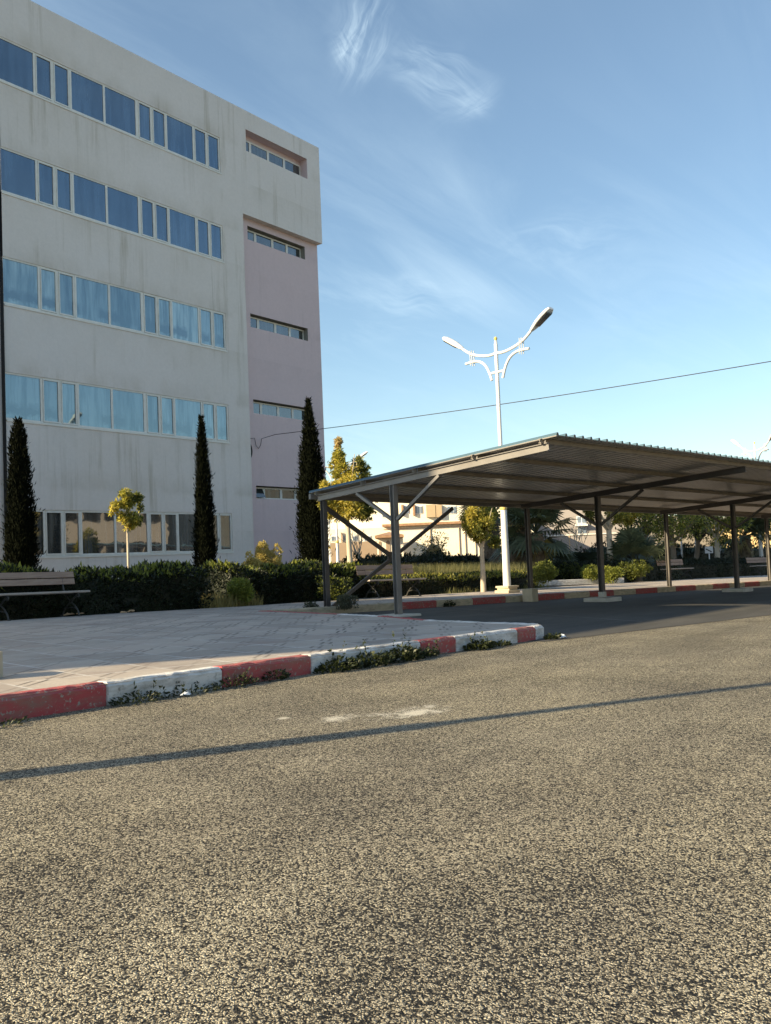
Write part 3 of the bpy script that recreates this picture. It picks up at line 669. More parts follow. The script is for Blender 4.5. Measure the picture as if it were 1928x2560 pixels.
mb.build('edge_trim', 'steel', cp)
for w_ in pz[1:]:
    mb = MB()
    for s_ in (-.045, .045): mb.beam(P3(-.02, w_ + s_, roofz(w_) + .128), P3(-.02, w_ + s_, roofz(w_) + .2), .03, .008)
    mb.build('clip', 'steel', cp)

# ------------------------------------------------------------------ STREET LAMPS
def arc(pts, n=4):
    # Catmull-Rom through (r, z) points
    o = []; P = [pts[0]] + list(pts) + [pts[-1]]
    for i in range(1, len(P) - 2):
        for k in range(n):
            t = k / n; q = []
            for c in (0, 1):
                a0, a1, a2, a3 = P[i - 1][c], P[i][c], P[i + 1][c], P[i + 2][c]
                q.append(.5 * ((2 * a1) + (-a0 + a2) * t + (2 * a0 - 5 * a1 + 4 * a2 - a3) * t * t + (-a0 + 3 * a1 - 3 * a2 + a3) * t ** 3))
            o.append(tuple(q))
    o.append(pts[-1]); return o
def make_lamp(label, loc, rz, base=True, group='twin-arm street lamps'):
    t = thing('street_lamp', label, 'street lamp', loc, rz, group)
    mb = MB(); mb.lathe((0, 0, 0), [(.112, .0), (.098, 1.2), (.088, 2.27)], 10); mb.build('lower_pole', 'white_metal', t)
    mb = MB(); mb.lathe((0, 0, 2.26), [(.088, 0), (.10, .02), (.10, .07), (.062, .16)], 12); mb.build('collar', 'yellow', t)
    mb = MB(); mb.lathe((0, 0, 2.42), [(.060, 0), (.052, 4.15), (.052, 4.50), (.042, 4.52), (.042, 4.58)], 12); mb.build('upper_pole', 'white_metal', t)
    mb = MB(); mb.lathe((0, 0, 6.95), [(.035, 0), (.035, .05), (.018, .06), (.040, .09), (.050, .12), (.040, .15), (.012, .17)], 12); mb.build('finial', 'yellow', t)
    G0 = 1.10   # local zero is the pavement, profile heights are eye level based
    for s in (1, -1):
        up = arc([(.0, 5.555), (.24, 5.535), (.50, 5.57), (.75, 5.635), (.96, 5.72), (1.15, 5.84), (1.28, 5.94)])
        mb = MB(); mb.tube([(s * r, 0, z + G0) for r, z in up], .040, 8); mb.build('arm', 'white_metal', t)
        lo = arc([(.20, 4.82), (.27, 5.02), (.36, 5.20), (.48, 5.34), (.65, 5.435), (.85, 5.47), (1.16, 5.46)])
        mb = MB(); mb.tube([(s * r, 0, z + G0) for r, z in lo], .038, 8); mb.build('lower_arm', 'white_metal', t)
        mb = MB()
        mb.tube([(s * .05, 0, 5.02 + G0), (s * .27, 0, 5.02 + G0)], .035, 8)
        mb.build('bracket', 'white_metal', t)
        for dx in (.86, .93):
            mb = MB()
            for dy in (-.045, .045): mb.beam((s * dx, dy, 5.36 + G0), (s * (dx + .02), dy, 5.80 + G0), .02, .012)
            for zz in (5.44, 5.66): mb.box((s * (dx + .01), 0, zz + G0), (.018, .10, .014))
            mb.build('clamp', 'white_metal', t)
        # luminaire: flattened body with dark lens beneath, tilted up outwards
        R = Matrix.Rotation(-s * math.radians(33), 4, 'Y') @ Matrix.Diagonal((s, 1, 1, 1)); T = Matrix.Translation((s * 1.27, 0, 5.93 + G0))
        secs = [(0, .055, .055), (.12, .09, .075), (.30, .14, .095), (.52, .16, .095), (.72, .15, .08), (.82, .10, .05)]
        hb = MB(); n = 12; V = []; F = []
        for (l, a_, b_) in secs:
            for k in range(n):
                an = 2 * PI * k / n; zz = b_ * math.sin(an); zz = max(zz, -.04); V.append(T @ R @ Vector((l, a_ * math.cos(an), zz)))
        for i in range(len(secs) - 1):
            for k in range(n): F.append((i * n + k, i * n + (k + 1) % n, (i + 1) * n + (k + 1) % n, (i + 1) * n + k))
        hb.raw(V, F, 0, True); hb.face(V[:n][::-1]); hb.face(V[-n:])
        head = hb.build('lamp_head', 'white_metal', t)
        lb = MB(); lb.raw([T @ R @ Vector(p) for p in [(.20, -.09, -.048), (.20, .09, -.048), (.72, .125, -.048), (.72, -.125, -.048), (.22, -.075, -.072), (.22, .075, -.072), (.70, .11, -.072), (.70, -.11, -.072)]], [(0, 1, 2, 3), (4, 7, 6, 5), (0, 4, 5, 1), (1, 5, 6, 2), (2, 6, 7, 3), (3, 7, 4, 0)])
        lb.build('lens', 'lamp_glass', head)
    return t
LP = Vector((22.46, 12.46)); WANG = math.atan2(W2.y, W2.x)
lamp = make_lamp('tall white twin-arm street lamp standing behind the carport', (LP.x, LP.y, gz(LP.x, LP.y) + .15 + .06), WANG)
lamp.location.z = -1.10
gzl = gz(LP.x, LP.y) + .146 + 1.10; mb = MB(); A0 = UANG - WANG
mb.box((0, 0, gzl + .04), (.50, .50, .08), Matrix.Rotation(A0, 3, 'Z')); mb.box((0, 0, gzl + .11), (.40, .40, .07), Matrix.Rotation(A0 + .1, 3, 'Z')); mb.box((0, 0, gzl + .17), (.46, .46, .055), Matrix.Rotation(A0, 3, 'Z'))
mb.build('base', 'stone', lamp, .012)
for (lx, ly, ra, lab) in ((*wray(845, 1400, 53).xy, WANG + .95, 'distant street lamp whose head shows between the right cypress and the golden tree'), (*wray(826, 1400, 66).xy, WANG, 'distant street lamp with its white shaft left of the one by the golden tree'), (*wray(1904, 1400, 54).xy, WANG - .5, 'distant street lamp rising above the far end of the carport roof')):
    c = copy_tree(lamp); c.location = (lx, ly, gz(lx, ly) + .2); c.rotation_euler.z = ra; c['label'] = lab
    if c.location.y > 20 and lx < 40: pass
sx_, sy_ = -1.05, 5.31
c = copy_tree(lamp); c.location = (sx_, sy_ + .12, gz(sx_, sy_) + .15); c['label'] = 'street lamp left of the picture that throws the thin shade line across the road'
# short concrete bollard by the second back post
mb = MB(); bl = P3(6.05, .50, .15); mb.box(bl, (.26, .30, .34), Matrix.Rotation(UANG + .08, 3, 'Z'))
tag(mb.build('bollard', 'stone', None, .02), 'short tan concrete block against the rear kerb beside the lamp base', 'concrete block')
# stone block on the left edge of the pavement
mb = MB(); p_ = Vector((3.80, 6.45)); mb.prism([(p_.x - .9, p_.y + .15), (p_.x - .1, p_.y - .10), (p_.x + .07, p_.y + .02), (p_.x + .05, p_.y + .18), (p_.x - .8, p_.y + .45)], lambda x, y: gz(x, y) + .14, lambda x, y: gz(x, y) + .335)
tag(mb.build('stone_block', 'stone', None, .03), 'pale yellow stone block lying on the pavement at the left edge', 'stone')

# ------------------------------------------------------------------ BENCHES
def make_bench():
    t = thing('park_bench', '', 'bench', (0, 0, 0), 0, 'slatted park benches along the hedges')
    L = 2.0
    for z, y, nm in ((.655, .30, 'backrest_board'), (.785, .325, 'backrest_board')):
        mb = MB(); R = Matrix.Rotation(math.radians(-14), 3, 'X'); mb.box((0, y - .02, z), (L, .032, .118), R); mb.build(nm, 'wood', t, .006)
    for y in (-.16, -.03, .10):
        mb = MB(); mb.box((0, y, .445 + (.012 if y < -.1 else 0)), (L, .118, .038), Matrix.Rotation(math.radians(-3), 3, 'X')); mb.build('seat_board', 'wood_pale', t, .006)
    for x in (-.73, .73):
        mb = MB()
        def tb(pts, r=.017): mb.tube([(x, a_, b_) for a_, b_ in arc(pts, 4)], r, 6)
        tb([(-.24, .0), (-.20, .10), (-.10, .20), (.0, .26), (.10, .33), (.20, .42)])        # rising from front foot to rear
        tb([(.27, .0), (.22, .10), (.12, .20), (.02, .26), (-.08, .33), (-.20, .42)])
        tb([(-.17, .13), (-.07, .15), (.02, .16), (.10, .15), (.19, .13)], .013)
        tb([(-.20, .42), (-.08, .425), (.08, .415), (.2, .41)], .018)
        tb([(.2, .41), (.25, .55), (.285, .68), (.32, .84)], .017)
        tb([(-.24, .0), (-.29, .005)], .018); tb([(.27, .0), (.33, .005)], .018)
        tb([(-.20, .42), (-.235, .40), (-.235, .365), (-.205, .355), (-.19, .375)], .012)
        mb.build('leg', 'iron', t)
    return t
bench = make_bench(); bench.name = 'park_bench'
BANG = UANG
def put_bench(b, u, w_, lab, x=None):
    p = P3(u, w_, .148) if x is None else Vector((x[0], x[1], gz(x[0], x[1]) + .148))
    b.location = p; b.rotation_euler = (0, math.atan(SL), BANG if x is None else x[2]); b['label'] = lab
spots = [(None, None, (9.80, 15.22, .02), 'weathered wooden park bench cut by the left edge, in front of the dark hedge'),
         (4.70, -2.95, None, 'wooden park bench behind the carport between its first back post and middle post'),
         (22.55, -5.15, None, 'wooden park bench behind the third back post of the carport'),
         (30.8, -5.45, None, 'farthest wooden park bench, near the right edge of the picture')]
for i, (u, w_, xy, lab) in enumerate(spots):
    b = bench if i == 0 else copy_tree(bench)
    if xy: put_bench(b, 0, 0, lab, xy)
    else: put_bench(b, u, w_, lab)

# ------------------------------------------------------------------ PLANTS
def hedge(name, path, width, height, n, size, matl, label, cat='hedge', group=None, top_mat=None, seed=1, zoff=.08, bumpy=.12, tall=None):
    """path = front edge; the hedge body extends to the left of the path direction"""
    rng = np.random.default_rng(seed); pts = [Vector(p) for p in path]; segs = []; s = 0
    for a_, b_ in zip(pts, pts[1:]): segs.append((s, s + (b_ - a_).length, a_, b_)); s += (b_ - a_).length
    total = s
    def at(s_):
        for a0, a1, p, q in segs:
            if s_ <= a1 + 1e-6: d = (q - p).normalized(); return p + (q - p) * ((s_ - a0) / (a1 - a0)), Vector((-d.y, d.x))
        return segs[-1][3], Vector((-d.y, d.x))
    ph = rng.uniform(0, 6.28, 8)
    def H(s_): return height * (1 + bumpy * (math.sin(s_ * 1.7 + ph[0]) * .4 + math.sin(s_ * 3.9 + ph[1]) * .35 + math.sin(s_ * 8.3 + ph[2]) * .35))
    def Fr(s_, z): return .10 * math.sin(s_ * 2.3 + ph[3]) + .07 * math.sin(s_ * 5.1 + z * 4 + ph[4]) + .05 * math.sin(z * 7 + ph[5])
    P, D = [], []
    areas = [total * height, total * width, total * height * .5, width * height, width * height]
    pr = np.array(areas) / sum(areas); kinds = rng.choice(5, n, p=pr)
    for k in kinds:
        s_ = rng.uniform(0, total); z = rng.uniform(.0, 1); w_ = rng.uniform(0, 1)
        if k == 0: w_ = 0
        elif k == 1: z = 1
        elif k == 2: w_ = 1
        elif k == 3: s_ = 0
        else: s_ = total
        # round the shoulders
        c, nn = at(s_); h = H(s_)
        zz = z * h; ww = w_ * width
        e_ = min(ww, width - ww) / width
        if k == 1: zz -= h * .16 * max(0, 1 - e_ * 5)
        if k in (0, 2): ww += (.10 if k == 0 else -.10) * max(0, (z - .75) * 4)
        if k == 0: ww += Fr(s_, zz)
        if k in (3, 4):
            r_ = abs(w_ - .5) * 2; s_ += (1 if k == 3 else -1) * .25 * r_ ** 2; c, nn = at(min(max(s_, 0), total))
        p = Vector((c.x + nn.x * ww, c.y + nn.y * ww, 0))
        d = {0: (-nn.x, -nn.y, .5), 1: (0, 0, 1.0), 2: (nn.x, nn.y, .5), 3: (nn.y, -nn.x, .5), 4: (-nn.y, nn.x, .5)}[k]
        jit = rng.normal(size=3)
        P.append((p.x + jit[0] * .03, p.y + jit[1] * .03, gz(p.x, p.y) + zoff + zz + jit[2] * .03 - (.02 if k == 1 else 0)))
        D.append(np.array(d) + rng.normal(size=3) * .65)
    P = np.array(P); D = np.array(D)
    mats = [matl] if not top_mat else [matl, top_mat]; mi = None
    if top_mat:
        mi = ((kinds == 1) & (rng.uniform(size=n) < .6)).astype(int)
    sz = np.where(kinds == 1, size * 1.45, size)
    o = leaf_mesh(name, P, D, sz, .36, mats, mi, None, rng)
    core = MB(); ns = max(2, int(total / .5))
    for i in range(ns):
        s0, s1 = total * i / ns, total * (i + 1) / ns
        s0 = max(s0, .12); s1 = min(s1, total - .12)
        (a_, na), (b_, nb) = at(s0), at(s1)
        i0, i1 = .17, width - .12
        q = []
        for (c, nn, s_) in ((a_, na, s0), (b_, nb, s1)):
            h = max(.1, H(s_) - .12)
            for ww, z in ((i0, -.1), (i0, h), (i1, h), (i1, -.1)): q.append(Vector((c.x + nn.x * ww, c.y + nn.y * ww, gz(c.x, c.y) + zoff + z)))
        core.raw(q, [(0, 1, 5, 4), (1, 2, 6, 5), (2, 3, 7, 6), (0, 3, 2, 1), (4, 5, 6, 7)])
    join_core(o, core)
    return tag(o, label, cat, group)

def blob_plant(name, c, rad, n, size, mats, label, cat, seed=1, group=None, up=.5, zmin=0.0, parent=None, pieces=6, core=True, sub=.5):
    """leafy crown built from overlapping clumps; rad=(rx,ry,rz)"""
    rng = np.random.default_rng(seed); c = np.array(c, float); rad = np.array(rad, float)
    cl = []
    for k in range(pieces * 3):
        d = rng.normal(size=3); d /= np.linalg.norm(d); r_ = rng.uniform(.5, 1.0)
        cl.append((c + d * rad * r_ * .85, rad * rng.uniform(sub * .35, sub * .8) * np.array([1, 1, 1.1])))
    cl.append((c, rad * .6))
    P, D = [], []
    tot = sum(np.prod(q[1]) ** (2 / 3) for q in cl)
    for cc, rr in cl:
        m_ = int(n * (np.prod(rr) ** (2 / 3)) / tot)
        d = rng.normal(size=(m_, 3)); d /= np.linalg.norm(d, axis=1, keepdims=True)
        r_ = rng.uniform(.62, 1.06, (m_, 1)) ** .6
        P.append(cc + d * rr * r_); D.append(d * [1, 1, .8] + rng.normal(size=(m_, 3)) * .6 + [0, 0, up - .3])
    P = np.vstack(P); D = np.vstack(D)
    if zmin is not None:
        k_ = P[:, 2] > zmin; P = P[k_]; D = D[k_]
    mi = None
    if len(mats) > 1: mi = rng.integers(0, len(mats), len(P))
    o = leaf_mesh(name, P, D, size, .42, mats, mi, parent, rng)
    if core:
        cm_ = MB()
        for cc, rr in cl[-1:]:
            V = []; F = []; nu, nv = 8, 5
            for j in range(nv + 1):
                for i in range(nu):
                    th_, p_ = PI * j / nv, 2 * PI * i / nu; z_ = cc[2] + rr[2] * .6 * math.cos(th_)
                    if zmin is not None: z_ = max(z_, zmin - .05)
                    V.append((cc[0] + rr[0] * .6 * math.sin(th_) * math.cos(p_), cc[1] + rr[1] * .6 * math.sin(th_) * math.sin(p_), z_))
            for j in range(nv):
                for i in range(nu): F.append((j * nu + i, j * nu + (i + 1) % nu, (j + 1) * nu + (i + 1) % nu, (j + 1) * nu + i))
            cm_.raw(V, F)
        join_core(o, cm_)
    if label: tag(o, label, cat, group)
    return o

def tree(label, x, y, trunk_h, r0, crown, leaf, n, mats, seed, bark='limed', limbs=5, group=None, lean=(0, 0), name='tree', cat='tree', pieces=9, extra=None):
    """crown = (dz centre above trunk base, rx, ry, rz)"""
    rnd = random.Random(seed); z0 = gz(x, y) + .08
    t = thing(name, label, cat, (0, 0, 0), 0, group)
    cx_, cy_, cz_ = x + lean[0], y + lean[1], z0 + crown[0]
    tb = MB()
    top = Vector((x + lean[0] * .6, y + lean[1] * .6, z0 + trunk_h)); mid = Vector((x + lean[0] * .2 + rnd.uniform(-.03, .03), y + rnd.uniform(-.03, .03), z0 + trunk_h * .5))
    tb.tube([(x, y, z0 - .1), (x, y, z0 + .1), mid, top], [r0 * 1.15, r0 * 1.05, r0 * .9, r0 * .75], 10)
    for k in range(limbs):
        an = 2 * PI * k / limbs + rnd.uniform(-.4, .4); rr = rnd.uniform(.45, .8)
        e_ = Vector((cx_ + crown[1] * rr * math.cos(an), cy_ + crown[2] * rr * math.sin(an), cz_ + crown[3] * rnd.uniform(-.3, .7)))
        m_ = top.lerp(e_, .45) + Vector((0, 0, -.08 * crown[3])); tb.tube([top - Vector((0, 0, .12 * rnd.random())), m_, e_], [r0 * .5, r0 * .32, r0 * .1], 6)
    tb.tube([top, Vector((cx_, cy_, cz_ + crown[3] * .6))], [r0 * .65, r0 * .15], 6)
    tb.build('trunk', bark, t)
    if extra is None: blob_plant('crown', (cx_, cy_, cz_), crown[1:], n, leaf, mats, None, None, seed, up=.1, zmin=None, parent=t, pieces=pieces, core=False)
    else:
        rng = np.random.default_rng(seed); Ps, Ds, Ms = [], [], []
        for (dx, dy, dz, rx, ry, rz_, nn, mi_) in extra:
            nn = int(nn * 1.45)
            sub = max(4, int(nn / 85))
            for q in range(sub):
                d0 = rng.normal(size=3); d0 /= np.linalg.norm(d0); c0 = np.array([x + dx, y + dy, z0 + dz]) + d0 * np.array([rx, ry, rz_]) * rng.uniform(.25, .85)
                m_ = nn // sub; d = rng.normal(size=(m_, 3)); d /= np.linalg.norm(d, axis=1, keepdims=True)
                Ps.append(c0 + d * np.array([rx, ry, rz_]) * (.34 if sub < 9 else .24) * rng.uniform(.2, 1.25, (m_, 1))); Ds.append(d + rng.normal(size=(m_, 3)) * .6 + [0, 0, -.15]); mm = np.full(m_, mi_); rs_ = rng.uniform(size=m_) < .35; mm[rs_] = rng.integers(0, 3, rs_.sum()) if mi_ != 3 else 3; Ms.append(mm)
        leaf_mesh('crown', np.vstack(Ps), np.vstack(Ds), leaf * .88, .36, mats, np.concatenate(Ms), t, rng)
    return t

def cypress(label, x, y, prof, n, seed):
    """prof = list of (height above ground, radius)"""
    rng = np.random.default_rng(seed); z0 = gz(x, y) + .08
    t = thing('cypress_tree', label, 'cypress tree', (0, 0, 0), 0, 'slender dark cypresses by the facade')
    mb = MB(); mb.tube([(x, y, z0 - .1), (x, y, z0 + prof[-1][0] * .9)], [.12, .03], 8); mb.build('trunk', 'bark', t)
    hs = [p[0] for p in prof]; rs = [p[1] for p in prof]
    n = int(n * 1.9); h = rng.uniform(hs[0], hs[-1], n * 3); r_ = np.interp(h, hs, rs); keep = rng.uniform(size=len(h)) < (r_ / max(rs)) * .9 + .12; h = h[keep][:n]; r_ = r_[keep][:n]
    an = rng.uniform(0, 2 * PI, len(h)); lob = 1 + .10 * np.sin(3 * an + h * 1.3) + .08 * np.sin(5 * an - h * 2.7) + .06 * np.sin(h * 6 + an)
    rr = r_ * lob * (rng.uniform(.70, 1.03, len(h)))
    wild = rng.uniform(size=len(h)) < .07; rr[wild] *= rng.uniform(1.05, 1.5, wild.sum())
    rr = rr * (1 + .10 * rng.normal(size=len(h)))
    P = np.stack([x + rr * np.cos(an), y + rr * np.sin(an), z0 + h], 1)
    D = np.stack([np.cos(an) * .45, np.sin(an) * .45, np.full(len(h), 1.0)], 1) + rng.normal(size=(len(h), 3)) * .28
    o = leaf_mesh('crown', P, D, .12, .20, ['cypress'], None, t, rng)
    core = MB(); core.tube([(x, y, z0 + a_) for a_, b in prof], [max(.02, b * .74) for a_, b in prof], 12); join_core(o, core)
    return t

# cypresses
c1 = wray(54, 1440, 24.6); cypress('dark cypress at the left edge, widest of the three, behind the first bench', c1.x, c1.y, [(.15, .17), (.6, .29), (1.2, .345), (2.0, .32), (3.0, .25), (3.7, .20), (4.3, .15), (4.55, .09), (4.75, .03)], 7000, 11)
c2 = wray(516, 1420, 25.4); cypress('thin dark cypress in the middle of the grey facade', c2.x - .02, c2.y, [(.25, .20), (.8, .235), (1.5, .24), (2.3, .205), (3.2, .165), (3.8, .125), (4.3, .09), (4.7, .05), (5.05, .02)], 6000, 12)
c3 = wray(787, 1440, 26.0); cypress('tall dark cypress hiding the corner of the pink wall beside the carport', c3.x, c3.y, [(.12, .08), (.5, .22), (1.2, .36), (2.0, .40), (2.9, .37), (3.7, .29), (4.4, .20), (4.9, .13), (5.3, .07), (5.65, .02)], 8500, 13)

cypress('unseen dark cypress added left of the picture to shade the bench behind the carport', 4.0, 21.4, [(.15, .2), (1, .42), (4, .42), (6.5, .34), (8.2, .05)], 4000, 14)  # out of view, added only for the shade it casts on the bench
# hedges
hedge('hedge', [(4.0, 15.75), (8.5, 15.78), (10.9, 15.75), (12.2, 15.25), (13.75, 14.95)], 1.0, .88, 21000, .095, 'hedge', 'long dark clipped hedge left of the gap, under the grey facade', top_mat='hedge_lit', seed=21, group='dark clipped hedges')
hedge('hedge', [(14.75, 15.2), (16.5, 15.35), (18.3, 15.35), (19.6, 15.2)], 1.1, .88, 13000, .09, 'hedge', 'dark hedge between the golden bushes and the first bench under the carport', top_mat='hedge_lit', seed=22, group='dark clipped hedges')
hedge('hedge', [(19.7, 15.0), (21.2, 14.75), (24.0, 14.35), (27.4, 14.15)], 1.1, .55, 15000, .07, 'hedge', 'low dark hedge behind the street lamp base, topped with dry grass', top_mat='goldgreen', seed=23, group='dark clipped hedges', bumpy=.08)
def uwp(l): return [tuple(UW(*p)) for p in l]
hedge('hedge', uwp([(14.6, -7.3), (17.5, -7.6), (20.5, -8.2), (25, -8.4)]), 1.4, .78, 12000, .09, 'hedge', 'dark hedge behind the white planter kerb', seed=24, group='dark clipped hedges')
hedge('hedge', uwp([(18.4, -5.45), (19.6, -5.6), (21.6, -6.1), (24, -6.25), (29, -6.25), (34, -6.35), (44, -6.7)]), 1.3, .80, 17000, .085, 'hedge', 'long dark hedge behind the two right-hand benches', seed=25, group='dark clipped hedges')
hedge('hedge', [(26, 19.5), (32, 20.5), (40, 22), (50, 22)], 1.6, 1.15, 12000, .13, 'hedge', 'far dark hedge across the garden in front of the cream building', seed=26, group='dark clipped hedges')
hedge('hedge', uwp([(26, -11), (38, -11), (52, -11)]), 2, 1.45, 9000, .14, 'hedge', 'far hedge under the trees at the right', seed=27, group='dark clipped hedges', bumpy=.25)

# golden bushes and loose shrubs in the gap
def shrub(label, px, py, dist, rad, n, size, mats, seed, cat='shrub', name='shrub', zc=None, group=None, pieces=6):
    p = wray(px, py, dist); z0 = gz(p.x, p.y) + .1
    return blob_plant(name, (p.x, p.y, z0 + (zc if zc is not None else rad[2] * .8)), rad, n, size, mats, label, cat, seed, group, up=.6, zmin=z0, pieces=pieces)
shrub('dry golden conifer bush against the foot of the pink wall', 672, 1420, 23.2, (.40, .36, .80), 10000, .07, ['thuja'], 31, zc=.84, name='conifer_bush', cat='bush')
shrub('small straw-coloured bush left of the golden conifer', 634, 1430, 22.6, (.26, .24, .42), 4500, .06, ['thuja'], 32, zc=.86, name='bush', cat='bush')
shrub('bright green leafy shrub filling the gap between the two dark hedges', 600, 1480, 20.9, (.36, .34, .36), 2600, .085, ['hedge_lit'], 33)
shrub('dark rounded shrub behind the bright shrub in the gap', 585, 1440, 22.5, (.40, .38, .5), 2200, .08, ['green', 'hedge'], 34)
shrub('bright shrub right behind the foot of the first back post', 830, 1440, 23.0, (.6, .4, .42), 2000, .085, ['hedge_lit', 'hedge'], 35)
shrub('bright sunlit shrub in the white kerbed planter left of the second middle post', 1475, 1440, 35.5, (.55, .5, .40), 2600, .085, ['hedge_lit'], 36, zc=.42)
shrub('bright sunlit shrub in the white kerbed planter right of the second middle post', 1525, 1440, 35.0, (.48, .45, .38), 2200, .085, ['hedge_lit'], 37, zc=.42)
shrub('wide bright shrub crowning the hedge left of the third back post', 1590, 1440, 37.0, (1.1, .5, .38), 3200, .09, ['hedge_lit', 'green'], 38, zc=.55)
shrub('low dark shrub at the left end of the white kerbed planter', 1420, 1440, 37.0, (.6, .5, .42), 2200, .085, ['hedge', 'green'], 39, zc=.42)
shrub('grey-green bush spilling over the corner of the rear kerb', 868, 1524, 18.6, (.36, .26, .18), 1500, .045, ['greyweed'], 40, zc=.14)
shrub('small grey-green tuft just left of the first back post', 781, 1520, 18.6, (.19, .15, .09), 500, .045, ['greyweed', 'weed'], 41, zc=.08)
shrub('leafy green bush at the right end of the low hedge by the lamp', 1355, 1430, 29.5, (.75, .5, .36), 2600, .085, ['hedge_lit', 'green'], 42, zc=.52)
shrub('loose reddish rose bush before the cream wall', 1085, 1400, 40, (1.0, .8, .95), 1500, .10, ['pinkleaf', 'weed'], 43, zc=1.5)
shrub('dark dense bush under the rose bush before the cream wall', 1092, 1400, 39.5, (.65, .6, .75), 2400, .10, ['hedge', 'weed'], 44, zc=1.0)

# dry grass
def grass(name, poly_fn, n, hmin, hmax, matl, label, seed, zoff=.1):
    rng = np.random.default_rng(seed); V = []; F = []
    P = [poly_fn(rng) for _ in range(n)]
    me = bpy.data.meshes.new(name); V = np.zeros((n * 3, 3))
    for i, (x, y) in enumerate(P):
        a_ = rng.uniform(0, 2 * PI); h = rng.uniform(hmin, hmax); w_ = rng.uniform(.008, .018); l = rng.normal(size=2) * .22 * h; z = gz(x, y) + zoff
        V[3 * i] = (x - w_ * math.cos(a_), y - w_ * math.sin(a_), z); V[3 * i + 1] = (x + w_ * math.cos(a_), y + w_ * math.sin(a_), z); V[3 * i + 2] = (x + l[0], y + l[1], z + h)
    me.from_pydata([tuple(v) for v in V], [], [(3 * i, 3 * i + 1, 3 * i + 2) for i in range(n)]); me.materials.append(M[matl])
    o = bpy.data.objects.new(name, me); COL.objects.link(o); return tag(o, label, 'grass', kind='stuff')
def quadfn(a_, b_, c_, d_):
    a_, b_, c_, d_ = map(Vector, (a_, b_, c_, d_))
    def f(rng):
        s_, t = rng.uniform(), rng.uniform(); p = (a_ * (1 - s_) + b_ * s_) * (1 - t) + (d_ * (1 - s_) + c_ * s_) * t; return p.x, p.y
    return f
grass('dry_grass', quadfn((20.5, 16.0), (29.5, 15.2), (33, 19), (22.5, 20)), 30000, .55, 1.0, 'meadow', 'tall dry straw-coloured grass growing behind the low hedge', 51)
grass('grass', quadfn((13.6, 14.8), (15.2, 14.7), (15.6, 16.8), (13.6, 16.6)), 3500, .10, .38, 'drygrass', 'dry grass in the gap between the two dark hedges', 52)
grass('grass', quadfn(tuple(UW(7.2, -3.3)), tuple(UW(13.0, -4.25)), tuple(UW(13.1, -4.7)), tuple(UW(7.2, -3.7))), 900, .06, .26, 'meadow', 'straw tufts leaning out at the foot of the low hedge', 53)

# trees
p = wray(322, 1435, 22.3)
tree('small round-headed tree with a thin pale trunk in front of the ground-floor windows', p.x, p.y, 1.95, .035, (2.3, .3, .3, .4), .10, 2600, ['goldgreen', 'gold', 'green'], 61, limbs=5, pieces=9,
     extra=[(-.08, -.05, 2.66, .20, .20, .16, 330, 0), (.22, -.05, 2.60, .16, .16, .15, 260, 2), (-.22, .1, 2.45, .14, .15, .13, 180, 1), (.08, 0, 2.20, .30, .28, .17, 560, 0), (.25, -.02, 2.10, .17, .18, .15, 260, 2), (-.10, -.05, 2.06, .14, .15, .12, 150, 1), (.04, 0, 2.42, .22, .22, .22, 330, 0), (-.30, 0, 2.32, .13, .13, .10, 100, 1), (.34, 0, 2.42, .11, .12, .14, 110, 2), (.1, 0, 1.92, .16, .14, .07, 90, 1)])
p = wray(874, 1440, 25.3)
tree('tall golden-green tree with a pale trunk behind the first bench', p.x, p.y, 2.15, .085, (3.2, .6, .6, 1.2), .115, 9000, ['gold', 'goldgreen', 'green', 'pinkleaf'], 62, limbs=7,
     extra=[(.0, 0, 2.50, .60, .60, .33, 2000, 0), (-.36, .25, 2.45, .33, .33, .28, 900, 0), (.36, -.28, 2.42, .33, .33, .28, 900, 2), (.0, 0, 3.05, .68, .64, .38, 2300, 0), (.45, -.32, 3.10, .34, .32, .34, 900, 1), (-.42, .3, 3.05, .32, .30, .30, 800, 0), (-.15, .12, 3.62, .27, .26, .30, 700, 1), (.34, -.24, 3.68, .25, .24, .30, 650, 2), (.50, -.34, 3.35, .13, .13, .2, 200, 1), (-.12, .1, 4.28, .11, .11, .26, 240, 3), (-.12, .1, 4.00, .18, .18, .26, 420, 1), (-.10, .08, 3.80, .24, .22, .22, 420, 0), (.05, -.05, 2.75, .72, .68, .46, 1700, 0), (.1, -.05, 3.35, .50, .46, .40, 1000, 0), (.40, -.30, 2.75, .42, .40, .40, 800, 2), (-.45, .3, 2.75, .36, .34, .34, 700, 1)])
p = wray(1207, 1436, 27.2)
tree('round green tree with a pale limewashed trunk left of the white street lamp', p.x, p.y, 1.42, .08, (2.1, .6, .6, .7), .105, 6000, ['goldgreen', 'gold', 'green'], 63, limbs=6,
     extra=[(-.05, .05, 2.15, .52, .52, .42, 2000, 0), (-.30, .2, 2.35, .3, .3, .3, 700, 1), (.25, -.2, 2.2, .36, .36, .36, 1000, 2), (.0, 0, 1.75, .42, .42, .22, 800, 0), (.34, -.25, 1.50, .22, .22, .18, 380, 2), (-.36, .25, 1.95, .22, .22, .2, 320, 1), (0, 0, 2.7, .4, .4, .25, 600, 0), (0, 0, 1.95, .55, .52, .40, 900, 2)])
p = wray(1528, 1430, 38.0)
